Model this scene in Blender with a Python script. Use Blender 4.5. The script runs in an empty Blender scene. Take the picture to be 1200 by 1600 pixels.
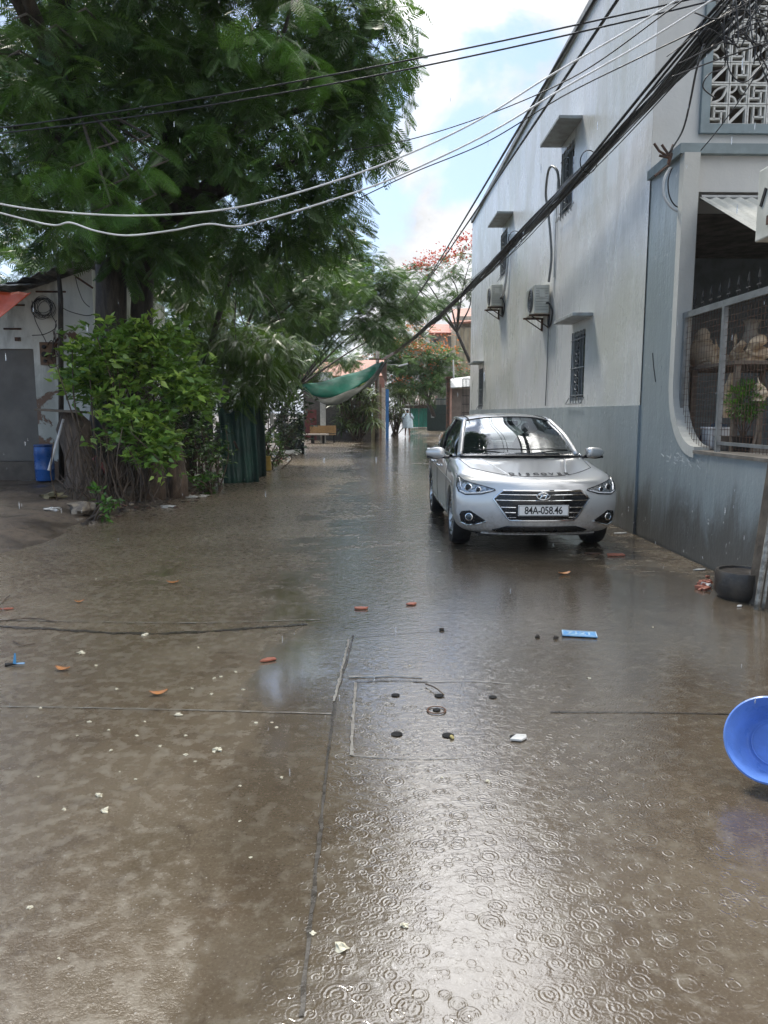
import bpy, bmesh, math, random
import numpy as np
from mathutils import Vector, Matrix, noise
from mathutils.bvhtree import BVHTree
random.seed(7); RNG = np.random.default_rng(11)
R = math.radians; PI = math.pi
S = bpy.context.scene
COL = S.collection

# ------------------------------------------------------------ camera, sky, sun, exposure
FPX = 1150.0; EYE = 1.47
PITCH = math.atan(155 / FPX); YAW = math.atan(26 / FPX)
cam = bpy.data.cameras.new('camera'); camo = bpy.data.objects.new('camera', cam); COL.objects.link(camo)
cam.sensor_fit = 'VERTICAL'; cam.sensor_height = 36.0; cam.lens = 36.0 * FPX / 1600.0
cam.clip_start = 0.05; cam.clip_end = 2000
camo.location = (0, 0, EYE); camo.rotation_euler = (PI / 2 - PITCH, 0, -YAW)
S.camera = camo
S.render.resolution_x = 768; S.render.resolution_y = 1024
S.render.engine = 'CYCLES'
S.view_settings.view_transform = 'Standard'; S.view_settings.look = 'None'
S.view_settings.exposure = 1.12; S.view_settings.gamma = 1
SUN_EL, SUN_AZ = R(57), R(-30)      # high, a little left of straight ahead, behind thin cloud
W = bpy.data.worlds.new("World"); S.world = W; W.use_nodes = True
nt = W.node_tree; nt.nodes.clear()
def wn(t, **k):
    n = nt.nodes.new(t)
    for a, b in k.items(): setattr(n, a, b)
    return n
def wmath(op, a, b=None, c=None, clamp=False):
    n = wn('ShaderNodeMath', operation=op, use_clamp=clamp)
    for i, v in enumerate((a, b, c)):
        if v is None: continue
        if isinstance(v, (int, float)): n.inputs[i].default_value = v
        else: nt.links.new(v, n.inputs[i])
    return n.outputs[0]
out = wn('ShaderNodeOutputWorld'); bg = wn('ShaderNodeBackground'); bg.inputs[1].default_value = 0.1
nt.links.new(bg.outputs[0], out.inputs[0])
sky = wn('ShaderNodeTexSky', sky_type='NISHITA', sun_disc=False)
sky.sun_elevation = SUN_EL; sky.sun_rotation = SUN_AZ; sky.dust_density = 2.0
tc = wn('ShaderNodeTexCoord'); sep = wn('ShaderNodeSeparateXYZ')
nt.links.new(tc.outputs['Generated'], sep.inputs[0])
X_, Y_, Z_ = sep.outputs
mp = wn('ShaderNodeMapping'); mp.inputs['Scale'].default_value = (1, 1, 1.5); mp.inputs['Location'].default_value = (3.1, 0.6, 1.2)
nt.links.new(tc.outputs['Generated'], mp.inputs[0])
n1 = wn('ShaderNodeTexNoise'); n1.inputs['Scale'].default_value = 3.4; n1.inputs['Detail'].default_value = 9; n1.inputs['Roughness'].default_value = 0.56; n1.inputs['Distortion'].default_value = 0.35
nt.links.new(mp.outputs[0], n1.inputs[0])
n2 = wn('ShaderNodeTexNoise'); n2.inputs['Scale'].default_value = 5.5; n2.inputs['Detail'].default_value = 7; n2.inputs['Roughness'].default_value = 0.6
nt.links.new(mp.outputs[0], n2.inputs[0])
# a band of cloud to the right of the lane, broken blue gap left of it
side = wmath('MULTIPLY', wmath('SUBTRACT', X_, 0.13), 0.9)
cov = wmath('ADD', n1.outputs[0], wmath('MINIMUM', side, 0.25))
lowc = wmath('MULTIPLY', wmath('SUBTRACT', 0.34, Z_), 0.6)
cov = wmath('ADD', cov, wmath('MAXIMUM', lowc, wmath('MULTIPLY', wmath('SUBTRACT', Z_, 0.50), 0.5)))
mask = wn('ShaderNodeMapRange', interpolation_type='SMOOTHSTEP'); nt.links.new(cov, mask.inputs[0])
mask.inputs[1].default_value = 0.445; mask.inputs[2].default_value = 0.565
shade = wn('ShaderNodeMapRange'); nt.links.new(n2.outputs[0], shade.inputs[0])
shade.inputs[1].default_value = 0.35; shade.inputs[2].default_value = 0.62; shade.inputs[3].default_value = 3.5; shade.inputs[4].default_value = 5.6
boost = wn('ShaderNodeMapRange', interpolation_type='SMOOTHSTEP'); nt.links.new(Z_, boost.inputs[0])
boost.inputs[1].default_value = 0.40; boost.inputs[2].default_value = 0.62; boost.inputs[3].default_value = 1.0; boost.inputs[4].default_value = 2.6
gd = (math.sin(R(-2)) * math.cos(R(43)), math.cos(R(-2)) * math.cos(R(43)), math.sin(R(43)))   # bright cloud patch away from the sun, added to brighten the lane's reflections
dt = wmath('ADD', wmath('ADD', wmath('MULTIPLY', X_, gd[0]), wmath('MULTIPLY', Y_, gd[1])), wmath('MULTIPLY', Z_, gd[2]))
glow = wn('ShaderNodeMapRange', interpolation_type='SMOOTHSTEP'); nt.links.new(dt, glow.inputs[0])
glow.inputs[1].default_value = 0.93; glow.inputs[2].default_value = 0.995; glow.inputs[3].default_value = 1.0; glow.inputs[4].default_value = 2.5
cov = wmath('ADD', cov, wmath('MULTIPLY', wmath('SUBTRACT', glow.outputs[0], 1.0), 0.05)); nt.links.new(cov, mask.inputs[0])
cl = wmath('MULTIPLY', wmath('MULTIPLY', shade.outputs[0], boost.outputs[0]), glow.outputs[0])
cc = wn('ShaderNodeCombineColor')
nt.links.new(wmath('MULTIPLY', cl, 0.985), cc.inputs[0]); nt.links.new(wmath('MULTIPLY', cl, 0.995), cc.inputs[1]); nt.links.new(wmath('MULTIPLY', cl, 1.02), cc.inputs[2])
mx = wn('ShaderNodeMix', data_type='RGBA')
skm = wn('ShaderNodeMix', data_type='RGBA'); skm.inputs[0].default_value = 0.42
nt.links.new(sky.outputs[0], skm.inputs[6]); skm.inputs[7].default_value = (2.7, 4.1, 6.3, 1)
nt.links.new(mask.outputs[0], mx.inputs[0]); nt.links.new(skm.outputs[2], mx.inputs[6]); nt.links.new(cc.outputs[0], mx.inputs[7])
nt.links.new(mx.outputs[2], bg.inputs[0])
sl = bpy.data.lights.new('sun', 'SUN'); sl.energy = 2.2; sl.angle = R(14); sl.color = (1, .95, .86)
so = bpy.data.objects.new('sun', sl); COL.objects.link(so)
sd = Vector((math.sin(SUN_AZ) * math.cos(SUN_EL), math.cos(SUN_AZ) * math.cos(SUN_EL), math.sin(SUN_EL)))
so.rotation_euler = sd.to_track_quat('Z', 'Y').to_euler(); so.location = (0, 0, 30)

# ------------------------------------------------------------ helpers
cy_, sy_ = math.cos(YAW), math.sin(YAW); cp_, sp_ = math.cos(PITCH), math.sin(PITCH)
FW = Vector((sy_ * cp_, cy_ * cp_, -sp_)); RT = Vector((cy_, -sy_, 0)); UP = Vector((sy_ * sp_, cy_ * sp_, cp_))
def _ray(px, py): return FW + RT * ((px - 600) / FPX) + UP * ((800 - py) / FPX)
def at(px, py, Y):           # world point at distance Y along the lane
    d = _ray(px, py); return Vector((0, 0, EYE)) + d * (Y / d.y)
def gnd(px, py, z=0.0):      # world point on the ground
    d = _ray(px, py); return Vector((0, 0, EYE)) + d * ((z - EYE) / d.z)

ORG = {}
def tag(o, label=None, cat=None, group=None, kind=None):
    if label: o['label'] = label
    if cat: o['category'] = cat
    if group: o['group'] = group
    if kind: o['kind'] = kind
    return o
def thing(name, label, cat, loc=(0, 0, 0), group=None):
    o = bpy.data.objects.new(name, None); COL.objects.link(o); o.empty_display_size = .2
    o.location = loc; ORG[o.name] = Vector(loc)
    return tag(o, label, cat, group)
class MB:
    def __init__(s): s.v = []; s.f = []
    def add(s, vs, fs):
        n = len(s.v); s.v += [Vector(v) for v in vs]; s.f += [tuple(i + n for i in f) for f in fs]; return s
    def box(s, c, d, rot=None):
        c = Vector(c); h = [x / 2 for x in d]; m = rot if rot is not None else Matrix.Identity(3)
        vs = [c + m @ Vector((sx * h[0], sy * h[1], sz * h[2])) for sx in (-1, 1) for sy in (-1, 1) for sz in (-1, 1)]
        return s.add(vs, [(0, 1, 3, 2), (4, 6, 7, 5), (0, 4, 5, 1), (2, 3, 7, 6), (0, 2, 6, 4), (1, 5, 7, 3)])
    def bb(s, x0, x1, y0, y1, z0, z1): return s.box(((x0 + x1) / 2, (y0 + y1) / 2, (z0 + z1) / 2), (x1 - x0, y1 - y0, z1 - z0))
    def tube(s, pts, rad, n=8, cap=True, flat=1.0):
        pts = [Vector(p) for p in pts]; k = len(pts)
        if isinstance(rad, (int, float)): rad = [rad] * k
        vs = []; prev = None
        for i, p in enumerate(pts):
            t = (pts[min(i + 1, k - 1)] - pts[max(i - 1, 0)])
            if t.length < 1e-9: t = Vector((0, 0, 1))
            t.normalize()
            if prev is None: a = t.orthogonal().normalized()
            else:
                a = prev - t * prev.dot(t)
                if a.length < 1e-6: a = t.orthogonal()
                a.normalize()
            prev = a; b = t.cross(a)
            for j in range(n):
                an = 2 * PI * j / n; vs.append(p + (a * math.cos(an) + b * math.sin(an) * flat) * rad[i])
        fs = [(i * n + j, i * n + (j + 1) % n, (i + 1) * n + (j + 1) % n, (i + 1) * n + j) for i in range(k - 1) for j in range(n)]
        if cap: fs += [tuple(range(n - 1, -1, -1)), tuple((k - 1) * n + j for j in range(n))]
        return s.add(vs, fs)
    def lathe(s, prof, n=24, m=None, cap=True):     # prof: (r, h) about local z
        m = m or Matrix.Identity(4); vs = []; k = len(prof)
        for r, h in prof:
            for j in range(n):
                a = 2 * PI * j / n; vs.append(m @ Vector((r * math.cos(a), r * math.sin(a), h)))
        fs = [(i * n + j, i * n + (j + 1) % n, (i + 1) * n + (j + 1) % n, (i + 1) * n + j) for i in range(k - 1) for j in range(n)]
        if cap: fs += [tuple(range(n - 1, -1, -1)), tuple((k - 1) * n + j for j in range(n))]
        return s.add(vs, fs)
    def prism(s, poly, a, b, axis='y'):             # poly of 2D points, extruded between a and b
        def P(p, h): return {'y': (p[0], h, p[1]), 'x': (h, p[0], p[1]), 'z': (p[0], p[1], h)}[axis]
        n = len(poly)
        return s.add([P(p, a) for p in poly] + [P(p, b) for p in poly],
                     [tuple(range(n - 1, -1, -1)), tuple(range(n, 2 * n))] + [(i, (i + 1) % n, n + (i + 1) % n, n + i) for i in range(n)])
    def grid(s, fn, nu, nv):
        vs = [fn(i / nu, j / nv) for i in range(nu + 1) for j in range(nv + 1)]
        return s.add(vs, [(i * (nv + 1) + j, (i + 1) * (nv + 1) + j, (i + 1) * (nv + 1) + j + 1, i * (nv + 1) + j + 1) for i in range(nu) for j in range(nv)])
    def blob(s, c, r, n=12, amp=.0, fr=1.0, seed=0):
        c = Vector(c); r = Vector(r) if not isinstance(r, (int, float)) else Vector((r, r, r))
        def f(u, v):
            th = u * PI; ph = v * 2 * PI
            d = Vector((math.sin(th) * math.cos(ph), math.sin(th) * math.sin(ph), math.cos(th)))
            k = 1 + amp * noise.noise(d * fr + Vector((seed, seed * 1.7, 0)))
            return c + Vector((d.x * r.x, d.y * r.y, d.z * r.z)) * k
        return s.grid(f, n, 2 * n)
    def mesh(s, name):
        me = bpy.data.meshes.new(name); me.from_pydata([tuple(v) for v in s.v], [], s.f); me.update(); return me
    def build(s, name, mat, parent=None, smooth=False, bevel=0, solid=0, origin=None, fixn=True):
        if parent is not None: org = ORG[parent.name]
        elif origin is not None: org = Vector(origin)
        else:
            xs = [v.x for v in s.v]; ys = [v.y for v in s.v]; zs = [v.z for v in s.v]
            org = Vector(((min(xs) + max(xs)) / 2, (min(ys) + max(ys)) / 2, min(zs)))
        s.v = [v - org for v in s.v]
        me = s.mesh(name)
        if fixn:
            bm = bmesh.new(); bm.from_mesh(me); bmesh.ops.remove_doubles(bm, verts=bm.verts, dist=1e-5)
            bmesh.ops.recalc_face_normals(bm, faces=bm.faces); bm.to_mesh(me); bm.free()
        me.materials.append(mat)
        if smooth:
            me.shade_smooth()
            if smooth != 'all': me.set_sharp_from_angle(angle=R(38))
        o = bpy.data.objects.new(name, me); COL.objects.link(o)
        if parent is not None: o.parent = parent; ORG[o.name] = org.copy()
        else: o.location = org; ORG[o.name] = org.copy()
        if solid: m = o.modifiers.new('solid', 'SOLIDIFY'); m.thickness = solid; m.offset = 0
        if bevel: m = o.modifiers.new('bevel', 'BEVEL'); m.width = bevel; m.segments = 2; m.limit_method = 'ANGLE'; m.angle_limit = R(40)
        return o
def rotz(a): return Matrix.Rotation(a, 3, 'Z')
def eul(a, b, c): 
    from mathutils import Euler
    return Euler((a, b, c)).to_matrix()
def copy_tree(o, parent=None):
    c = o.copy(); COL.objects.link(c); c.parent = parent
    for ch in o.children: copy_tree(ch, c)
    return c
def crom(pts, t):           # catmull-rom through points
    n = len(pts) - 1; x = min(max(t, 0), 1) * n; i = min(int(x), n - 1); f = x - i
    p1, p2 = pts[i], pts[i + 1]; p0 = pts[i - 1] if i else p1 * 2 - p2; p3 = pts[i + 2] if i + 2 <= n else p2 * 2 - p1
    return 0.5 * ((2 * p1) + (p2 - p0) * f + (2 * p0 - 5 * p1 + 4 * p2 - p3) * f * f + (3 * p1 - p0 - 3 * p2 + p3) * f ** 3)
def curve_pts(pts, n): pts = [Vector(p) for p in pts]; return [crom(pts, i / n) for i in range(n + 1)]

# ------------------------------------------------------------ materials
class NT:
    def __init__(s, name):
        s.m = bpy.data.materials.new(name); s.m.use_nodes = True; s.t = s.m.node_tree
        s.b = s.t.nodes['Principled BSDF']; s.o = s.t.nodes['Material Output']
        s.tc = s.t.nodes.new('ShaderNodeTexCoord').outputs['Object']
        s.geo = None
    def pos(s):
        if s.geo is None: s.geo = s.t.nodes.new('ShaderNodeNewGeometry').outputs['Position']
        return s.geo
    def n(s, t, **k):
        n = s.t.nodes.new(t)
        for a, b in k.items(): setattr(n, a, b)
        return n
    def set(s, sock, v):
        if hasattr(v, 'links'): s.t.links.new(v, sock)
        else:
            if isinstance(v, tuple) and len(v) == 3 and sock.type == 'RGBA': v = (*v, 1)
            sock.default_value = v
    def math(s, op, a, b=0.0, c=None, clamp=False):
        n = s.n('ShaderNodeMath', operation=op, use_clamp=clamp); s.set(n.inputs[0], a); s.set(n.inputs[1], b)
        if c is not None: s.set(n.inputs[2], c)
        return n.outputs[0]
    def mapv(s, v, sc=(1, 1, 1), loc=(0, 0, 0), rot=(0, 0, 0)):
        n = s.n('ShaderNodeMapping'); s.set(n.inputs[0], v); n.inputs['Scale'].default_value = sc; n.inputs['Location'].default_value = loc; n.inputs['Rotation'].default_value = rot
        return n.outputs[0]
    def noise(s, v, scale, detail=4, rough=.55, dist=0.0):
        n = s.n('ShaderNodeTexNoise'); s.set(n.inputs['Vector'], v); n.inputs['Scale'].default_value = scale
        n.inputs['Detail'].default_value = detail; n.inputs['Roughness'].default_value = rough; n.inputs['Distortion'].default_value = dist
        return n.outputs[0]
    def ramp(s, x, a, b, lo=0.0, hi=1.0, smooth=True):
        n = s.n('ShaderNodeMapRange', interpolation_type='SMOOTHSTEP' if smooth else 'LINEAR'); s.set(n.inputs[0], x)
        for i, v in enumerate((a, b, lo, hi)): s.set(n.inputs[i + 1], v)
        return n.outputs[0]
    def mix(s, f, a, b, mode='MIX'):
        n = s.n('ShaderNodeMix', data_type='RGBA', blend_type=mode); s.set(n.inputs[0], f); s.set(n.inputs[6], a); s.set(n.inputs[7], b)
        return n.outputs[2]
    def bump(s, h, strength=.3, dist=.01, prev=None):
        n = s.n('ShaderNodeBump'); n.inputs['Strength'].default_value = strength; n.inputs['Distance'].default_value = dist; s.set(n.inputs['Height'], h)
        if prev is not None: s.t.links.new(prev, n.inputs['Normal'])
        return n.outputs[0]
    def out(s, color=None, rough=None, metal=None, normal=None, **k):
        if color is not None: s.set(s.b.inputs['Base Color'], color)
        if rough is not None: s.set(s.b.inputs['Roughness'], rough)
        if metal is not None: s.set(s.b.inputs['Metallic'], metal)
        if normal is not None: s.t.links.new(normal, s.b.inputs['Normal'])
        for a, v in k.items(): s.set(s.b.inputs[a.replace('_', ' ')], v)
        return s.m
def M(name, col, rough=.5, metal=0., var=.25, scale=6., bump=.15, bscale=40., col2=None, **k):
    t = NT(name)
    nz = t.noise(t.tc, scale, 5)
    c2 = col2 or tuple(c * (1 - var) for c in col)
    f = t.ramp(nz, .35, .65)
    r = t.ramp(t.noise(t.tc, scale * 2.3, 3), .3, .7, max(rough - .1, .02), min(rough + .12, 1))
    return t.out(t.mix(f, c2, col), r, metal, t.bump(t.noise(t.tc, bscale, 3), bump, .004) if bump else None, **k)

def wet_ground(name, soil=False):
    t = NT(name); p = t.pos()
    big = t.noise(p, .45, 5, .6, .4); med = t.noise(p, 1.9, 6, .62, .3); fine = t.noise(p, 14, 5, .6); grit = t.noise(p, 90, 4, .7)
    if soil:
        c = t.mix(t.ramp(med, .35, .65), (.055, .040, .027), (.115, .085, .058))
        c = t.mix(t.ramp(fine, .45, .7), c, (.035, .026, .018))
        rough = t.ramp(med, .35, .6, .30, .75)
        h = t.math('ADD', t.math('MULTIPLY', fine, .6), t.math('MULTIPLY', grit, .3))
        return t.out(c, rough, 0, t.bump(h, .8, .03))
    c = t.mix(t.ramp(big, .35, .66), (.100, .077, .050), (.146, .117, .081))
    c = t.mix(t.ramp(med, .40, .72, 0, .75), c, (.080, .056, .034))
    c = t.mix(t.ramp(fine, .48, .68, 0, .7), c, (.19, .165, .125)); c = t.mix(t.ramp(t.noise(p, 5.5, 6, .7, .8), .50, .70, 0, .6), c, (.060, .044, .030))
    c = t.mix(t.ramp(grit, .52, .72, 0, .5), c, (.22, .19, .15)); c = t.mix(t.ramp(grit, .30, .44, .55, 0), c, (.045, .034, .024))
    sp = t.n('ShaderNodeTexVoronoi', feature='F1'); t.set(sp.inputs['Vector'], p); sp.inputs['Scale'].default_value = 60
    c = t.mix(t.math('MULTIPLY', t.ramp(sp.outputs['Distance'], .12, .2, 1, 0), t.ramp(grit, .5, .6)), c, (.30, .28, .25))
    # depth of the standing water: full in the middle of the lane, thin to the sides
    sep = t.n('ShaderNodeSeparateXYZ'); t.set(sep.inputs[0], p)
    px, py = sep.outputs[0], sep.outputs[1]
    off = t.math('SUBTRACT', px, .9)
    off = t.math('MAXIMUM', t.math('MULTIPLY', off, .8), t.math('MULTIPLY', off, -1.35))
    lane = t.ramp(off, 1.0, 2.9, .24, -.16)
    wet = t.math('ADD', t.noise(t.mapv(p, (1, .55, 1)), .9, 5, .6, .5), lane)
    wet = t.math('SUBTRACT', wet, t.math('MULTIPLY', t.ramp(t.noise(t.mapv(p, (.8, 2.2, 1)), 2.4, 5, .65, .6), .48, .62), t.ramp(py, 4, 9, 0, .24)))
    pud = t.ramp(wet, .42, .60)
    c = t.mix(t.math('MULTIPLY', pud, .35), c, (.038, .031, .025))
    rough = t.math('SUBTRACT', t.ramp(fine, .3, .7, .20, .34), t.math('MULTIPLY', pud, .20), clamp=True)
    rough = t.math('MAXIMUM', rough, .045)
    # rain rings: distance to scattered drop points, decaying sine
    total = None
    for i, (sc, k, amp) in enumerate(((8.0, 52., .7), (9.8, 44., .7), (11.5, 40., .85), (16., 30., .7), (20., 25., .6), (27., 20., .45))):
        vo = t.n('ShaderNodeTexVoronoi', feature='F1', voronoi_dimensions='2D')
        t.set(vo.inputs['Vector'], t.mapv(p, (1, 1, 1), (i * 3.7, i * 1.3, 0), (0, 0, i * .7))); vo.inputs['Scale'].default_value = sc; vo.inputs['Randomness'].default_value = 1
        d = t.math('ADD', vo.outputs['Distance'], t.math('MULTIPLY', t.math('SUBTRACT', fine, .5), .05)); cs = t.n('ShaderNodeSeparateColor'); t.set(cs.inputs[0], vo.outputs['Color'])
        rr = t.ramp(t.math('POWER', cs.outputs[0], 1.2), 0, 1, .14, .50, False)
        on = t.math('POWER', t.ramp(cs.outputs[2], .0, 1.0, .1, 1.2, False), 1.5)
        q = t.math('DIVIDE', d, rr)
        env = t.math('MULTIPLY', t.math('MULTIPLY', t.ramp(q, .6, 1.0, 1, 0), on), t.ramp(q, .05, .7, .15, 1))
        w = t.math('MULTIPLY', t.math('SINE', t.math('ADD', t.math('MULTIPLY', d, k), t.math('MULTIPLY', cs.outputs[1], 6.28))), env)
        w = t.math('MULTIPLY', w, amp)
        total = w if total is None else t.math('ADD', total, w)
    zone = t.math('MULTIPLY', t.ramp(t.math('ADD', t.math('ADD', px, t.math('MULTIPLY', t.ramp(py, 4, 10, 0, 1.2), 1.0)), t.math('MULTIPLY', med, .35)), -.25, .10, .08, 1.0), t.ramp(px, .9, 2.4, 1.0, .35))
    patchy = t.ramp(t.noise(p, 1.1, 3), .35, .6, .45, 1)
    rings = t.math('MULTIPLY', t.math('MULTIPLY', total, zone), patchy)
    near = t.ramp(py, 2.4, 6.0, 1.0, .32)
    rings = t.math('MULTIPLY', rings, near)
    b1 = t.bump(rings, .6, .0010)
    chop = t.math('ADD', t.noise(t.mapv(p, (1, 1.3, 1)), 22, 4, .6, .8), t.math('MULTIPLY', t.noise(t.mapv(p, (.7, 1.6, 1)), 7, 3, .5, .5), .45))
    b2 = t.bump(t.math('MULTIPLY', chop, t.math('MULTIPLY', zone, t.ramp(py, 3.5, 9, .5, 1.1))), .34, .010, b1)
    swell = t.math('ADD', t.noise(t.mapv(p, (.8, 1.1, 1)), 3.6, 3, .62, .8), t.math('MULTIPLY', t.noise(p, 9, 2, .5, .4), .35))
    b2 = t.bump(t.math('MULTIPLY', t.math('MULTIPLY', swell, zone), t.ramp(py, 4.5, 13, 0, 1)), .42, .035, b2)
    h = t.math('MULTIPLY', t.math('ADD', t.math('MULTIPLY', fine, .8), t.math('MULTIPLY', grit, .35)), t.ramp(pud, 0, 1, 1, .12))
    b3 = t.bump(h, .35, .010, b2)
    # sunken seams where slabs meet
    t.t.links.new(b2, t.b.inputs['Coat Normal'])
    return t.out(c, rough, 0, b3, IOR=1.45, Coat_Weight=t.math('MULTIPLY', pud, .9), Coat_Roughness=.06, Coat_IOR=1.5)

def wall_paint(name, col, dirty, streak=1.0, rough=.28, low=None):
    t = NT(name); p = t.pos()
    st = t.noise(t.mapv(p, (1, 1.6, .40)), 1.5, 7, .68, .9); st2 = t.noise(t.mapv(p, (1, 5, .30)), 2.2, 6, .65, 1.0)
    blot = t.noise(p, .42, 4, .5, .3); fine = t.noise(p, 26, 4)
    c = t.mix(t.ramp(st, .42, .72, 0, .55 * streak), col, tuple(x * .72 for x in col))
    c = t.mix(t.ramp(blot, .45, .68, 0, .65 * streak), c, dirty)
    c = t.mix(t.ramp(st2, .52, .75, 0, .30 * streak), c, tuple(min(x * 1.25, .8) for x in col))
    sep = t.n('ShaderNodeSeparateXYZ'); t.set(sep.inputs[0], p)
    if low:
        g = t.math('ADD', sep.outputs[2], t.math('MULTIPLY', t.math('SUBTRACT', st, .5), -1.5))
        c = t.mix(t.ramp(g, .15, .75, .9, 0), c, low)
        chip = t.noise(t.mapv(p, (1, 1.5, 1)), 9, 3, .7)
        c = t.mix(t.math('MULTIPLY', t.ramp(chip, .68, .71), t.ramp(blot, .45, .6)), c, (.5, .5, .48))
    h = t.math('ADD', t.math('MULTIPLY', st2, .5), t.math('MULTIPLY', fine, .35))
    h = t.math('ADD', h, t.math('MULTIPLY', t.noise(p, 5, 4, .6, .5), .6))
    return t.out(c, t.ramp(st, .3, .7, rough, rough + .18), 0, t.bump(h, .55, .012))

def leaf_mat(name, dark, mid, light, trans=.30, rough=.35):
    t = NT(name)
    a = t.n('ShaderNodeAttribute', attribute_name='rnd').outputs['Fac']
    c = t.mix(t.ramp(a, 0, .55, 0, 1, False), dark, mid); c = t.mix(t.ramp(a, .6, 1.0, 0, 1, False), c, light)
    t.out(c, rough, 0, None)
    tr = t.n('ShaderNodeBsdfTranslucent'); t.set(tr.inputs[0], t.mix(.6, c, t.mix(1.0, c, (1.6, 1.5, .5), 'MULTIPLY')))
    mx = t.n('ShaderNodeMixShader'); mx.inputs[0].default_value = trans
    t.t.links.new(t.b.outputs[0], mx.inputs[1]); t.t.links.new(tr.outputs[0], mx.inputs[2]); t.t.links.new(mx.outputs[0], t.o.inputs[0])
    return t.m
def corrugated(name, col, col2, axis=0, freq=70, rough=.5, metal=.0):
    t = NT(name); sep = t.n('ShaderNodeSeparateXYZ'); t.set(sep.inputs[0], t.tc)
    w = t.math('SINE', t.math('MULTIPLY', sep.outputs[axis], freq))
    c = t.mix(t.ramp(t.noise(t.mapv(t.tc, (1, 1, .25) if axis < 2 else (1, 1, 1)), 3, 5, .6), .38, .65), col, col2)
    return t.out(c, rough, metal, t.bump(w, .8, .02))
def brick_mat(name, c1, c2, mortar, sc=4, w=.5, h=.25):
    t = NT(name); b = t.n('ShaderNodeTexBrick'); t.set(b.inputs[0], t.mapv(t.tc, (1, 1, 1), (0, 0, 0), (PI / 2, 0, 0)))
    b.inputs['Scale'].default_value = sc; t.set(b.inputs['Color1'], c1); t.set(b.inputs['Color2'], c2); t.set(b.inputs['Mortar'], mortar)
    b.inputs['Brick Width'].default_value = w; b.inputs['Row Height'].default_value = h
    return t.out(t.mix(t.ramp(t.noise(t.tc, 3, 4), .4, .7, 0, .5), b.outputs[0], tuple(x * .5 for x in c1)), .8, 0, t.bump(b.outputs['Fac'], .4, -.01))
def bark_mat(name, c1, c2):
    t = NT(name); n = t.noise(t.mapv(t.tc, (1, 1, .22)), 11, 7, .7, .6)
    return t.out(t.mix(t.ramp(n, .38, .62), c1, c2), .6, 0, t.bump(n, 1.0, .04))

def car_paint():
    t = NT('silver car paint')
    fl = t.noise(t.tc, 900, 2)
    drops = t.n('ShaderNodeTexVoronoi', feature='F1'); t.set(drops.inputs['Vector'], t.tc); drops.inputs['Scale'].default_value = 85
    h = t.math('MULTIPLY', t.ramp(drops.outputs['Distance'], .0, .28, 1, 0), t.ramp(t.noise(t.tc, 9, 3), .45, .55))
    c = t.mix(fl, (.55, .545, .53), (.65, .645, .63))
    sp = t.n('ShaderNodeSeparateXYZ'); t.set(sp.inputs[0], t.tc)
    gr = t.math('MULTIPLY', t.ramp(t.math('ADD', sp.outputs[2], t.math('MULTIPLY', t.noise(t.tc, 7, 5, .65), -.35)), -.02, .32, .75, 0), t.ramp(t.noise(t.tc, 40, 4), .3, .7, .4, 1))
    c = t.mix(gr, c, (.16, .13, .10))
    return t.out(c, t.ramp(gr, 0, 1, .28, .6), .5, t.bump(h, .5, .002), Coat_Weight=1.0, Coat_Roughness=.04)
def glass_mat(name, col=(.02, .025, .03), alpha=.35, rough=.02):
    t = NT(name)
    tr = t.n('ShaderNodeBsdfTransparent'); tr.inputs[0].default_value = (.42, .48, .48, 1)
    gl = t.n('ShaderNodeBsdfGlossy'); gl.inputs[0].default_value = (.9, .95, 1, 1); gl.inputs[1].default_value = rough
    df = t.n('ShaderNodeBsdfDiffuse'); t.set(df.inputs[0], col)
    dm = t.n('ShaderNodeMixShader'); dm.inputs[0].default_value = 1 - alpha
    t.t.links.new(tr.outputs[0], dm.inputs[1]); t.t.links.new(df.outputs[0], dm.inputs[2])
    fr = t.n('ShaderNodeFresnel'); fr.inputs[0].default_value = 1.95
    mx = t.n('ShaderNodeMixShader'); t.t.links.new(fr.outputs[0], mx.inputs[0]); t.t.links.new(dm.outputs[0], mx.inputs[1]); t.t.links.new(gl.outputs[0], mx.inputs[2])
    t.t.links.new(mx.outputs[0], t.o.inputs[0]); return t.m

m_ground = wet_ground('wet concrete lane'); m_soil = wet_ground('wet soil', True)
m_wall = wall_paint('pale grey blue wall paint', (.60, .61, .61), (.38, .39, .32), .9, .22)
m_blue = wall_paint('grey blue wall paint', (.27, .315, .33), (.19, .215, .215), .8, .26, low=(.085, .08, .07))
m_cream = wall_paint('cream wall paint', (.50, .50, .46), (.36, .36, .33), .5, .5)
m_teal = M('grey teal trim paint', (.20, .25, .26), .5, var=.2)
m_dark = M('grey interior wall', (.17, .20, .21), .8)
m_black = M('black rubber', (.012, .012, .012), .55, bump=.2)
m_blackgl = M('glossy black plastic', (.01, .01, .011), .2, bump=0)
m_chrome = M('chrome', (.75, .76, .77), .08, 1.0, var=.05, bump=0)
m_steel = M('painted grey steel', (.22, .23, .23), .4, .3, scale=9)
m_rust = M('rusty iron', (.12, .06, .035), .7, .2, scale=12, col2=(.05, .035, .03))
m_cable = M('black cable sheath', (.018, .019, .022), .4, bump=0)
m_cablew = M('pale cable sheath', (.62, .64, .64), .4, bump=0)
m_acbody = M('yellowed white enamel', (.66, .65, .58), .4, scale=3, col2=(.48, .48, .42))
m_conc = M('weathered concrete', (.20, .18, .155), .8, scale=5, bump=.6, bscale=25, col2=(.10, .09, .075))
m_paint = car_paint(); m_glass = glass_mat('windscreen glass', (.018, .024, .026), .55)
m_sideglass = glass_mat('tinted side glass', (.008, .009, .010), .12)
m_bark = bark_mat('wet bark', (.016, .013, .010), (.055, .044, .034))
m_barklight = bark_mat('brown bark', (.06, .042, .03), (.17, .12, .085))
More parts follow.
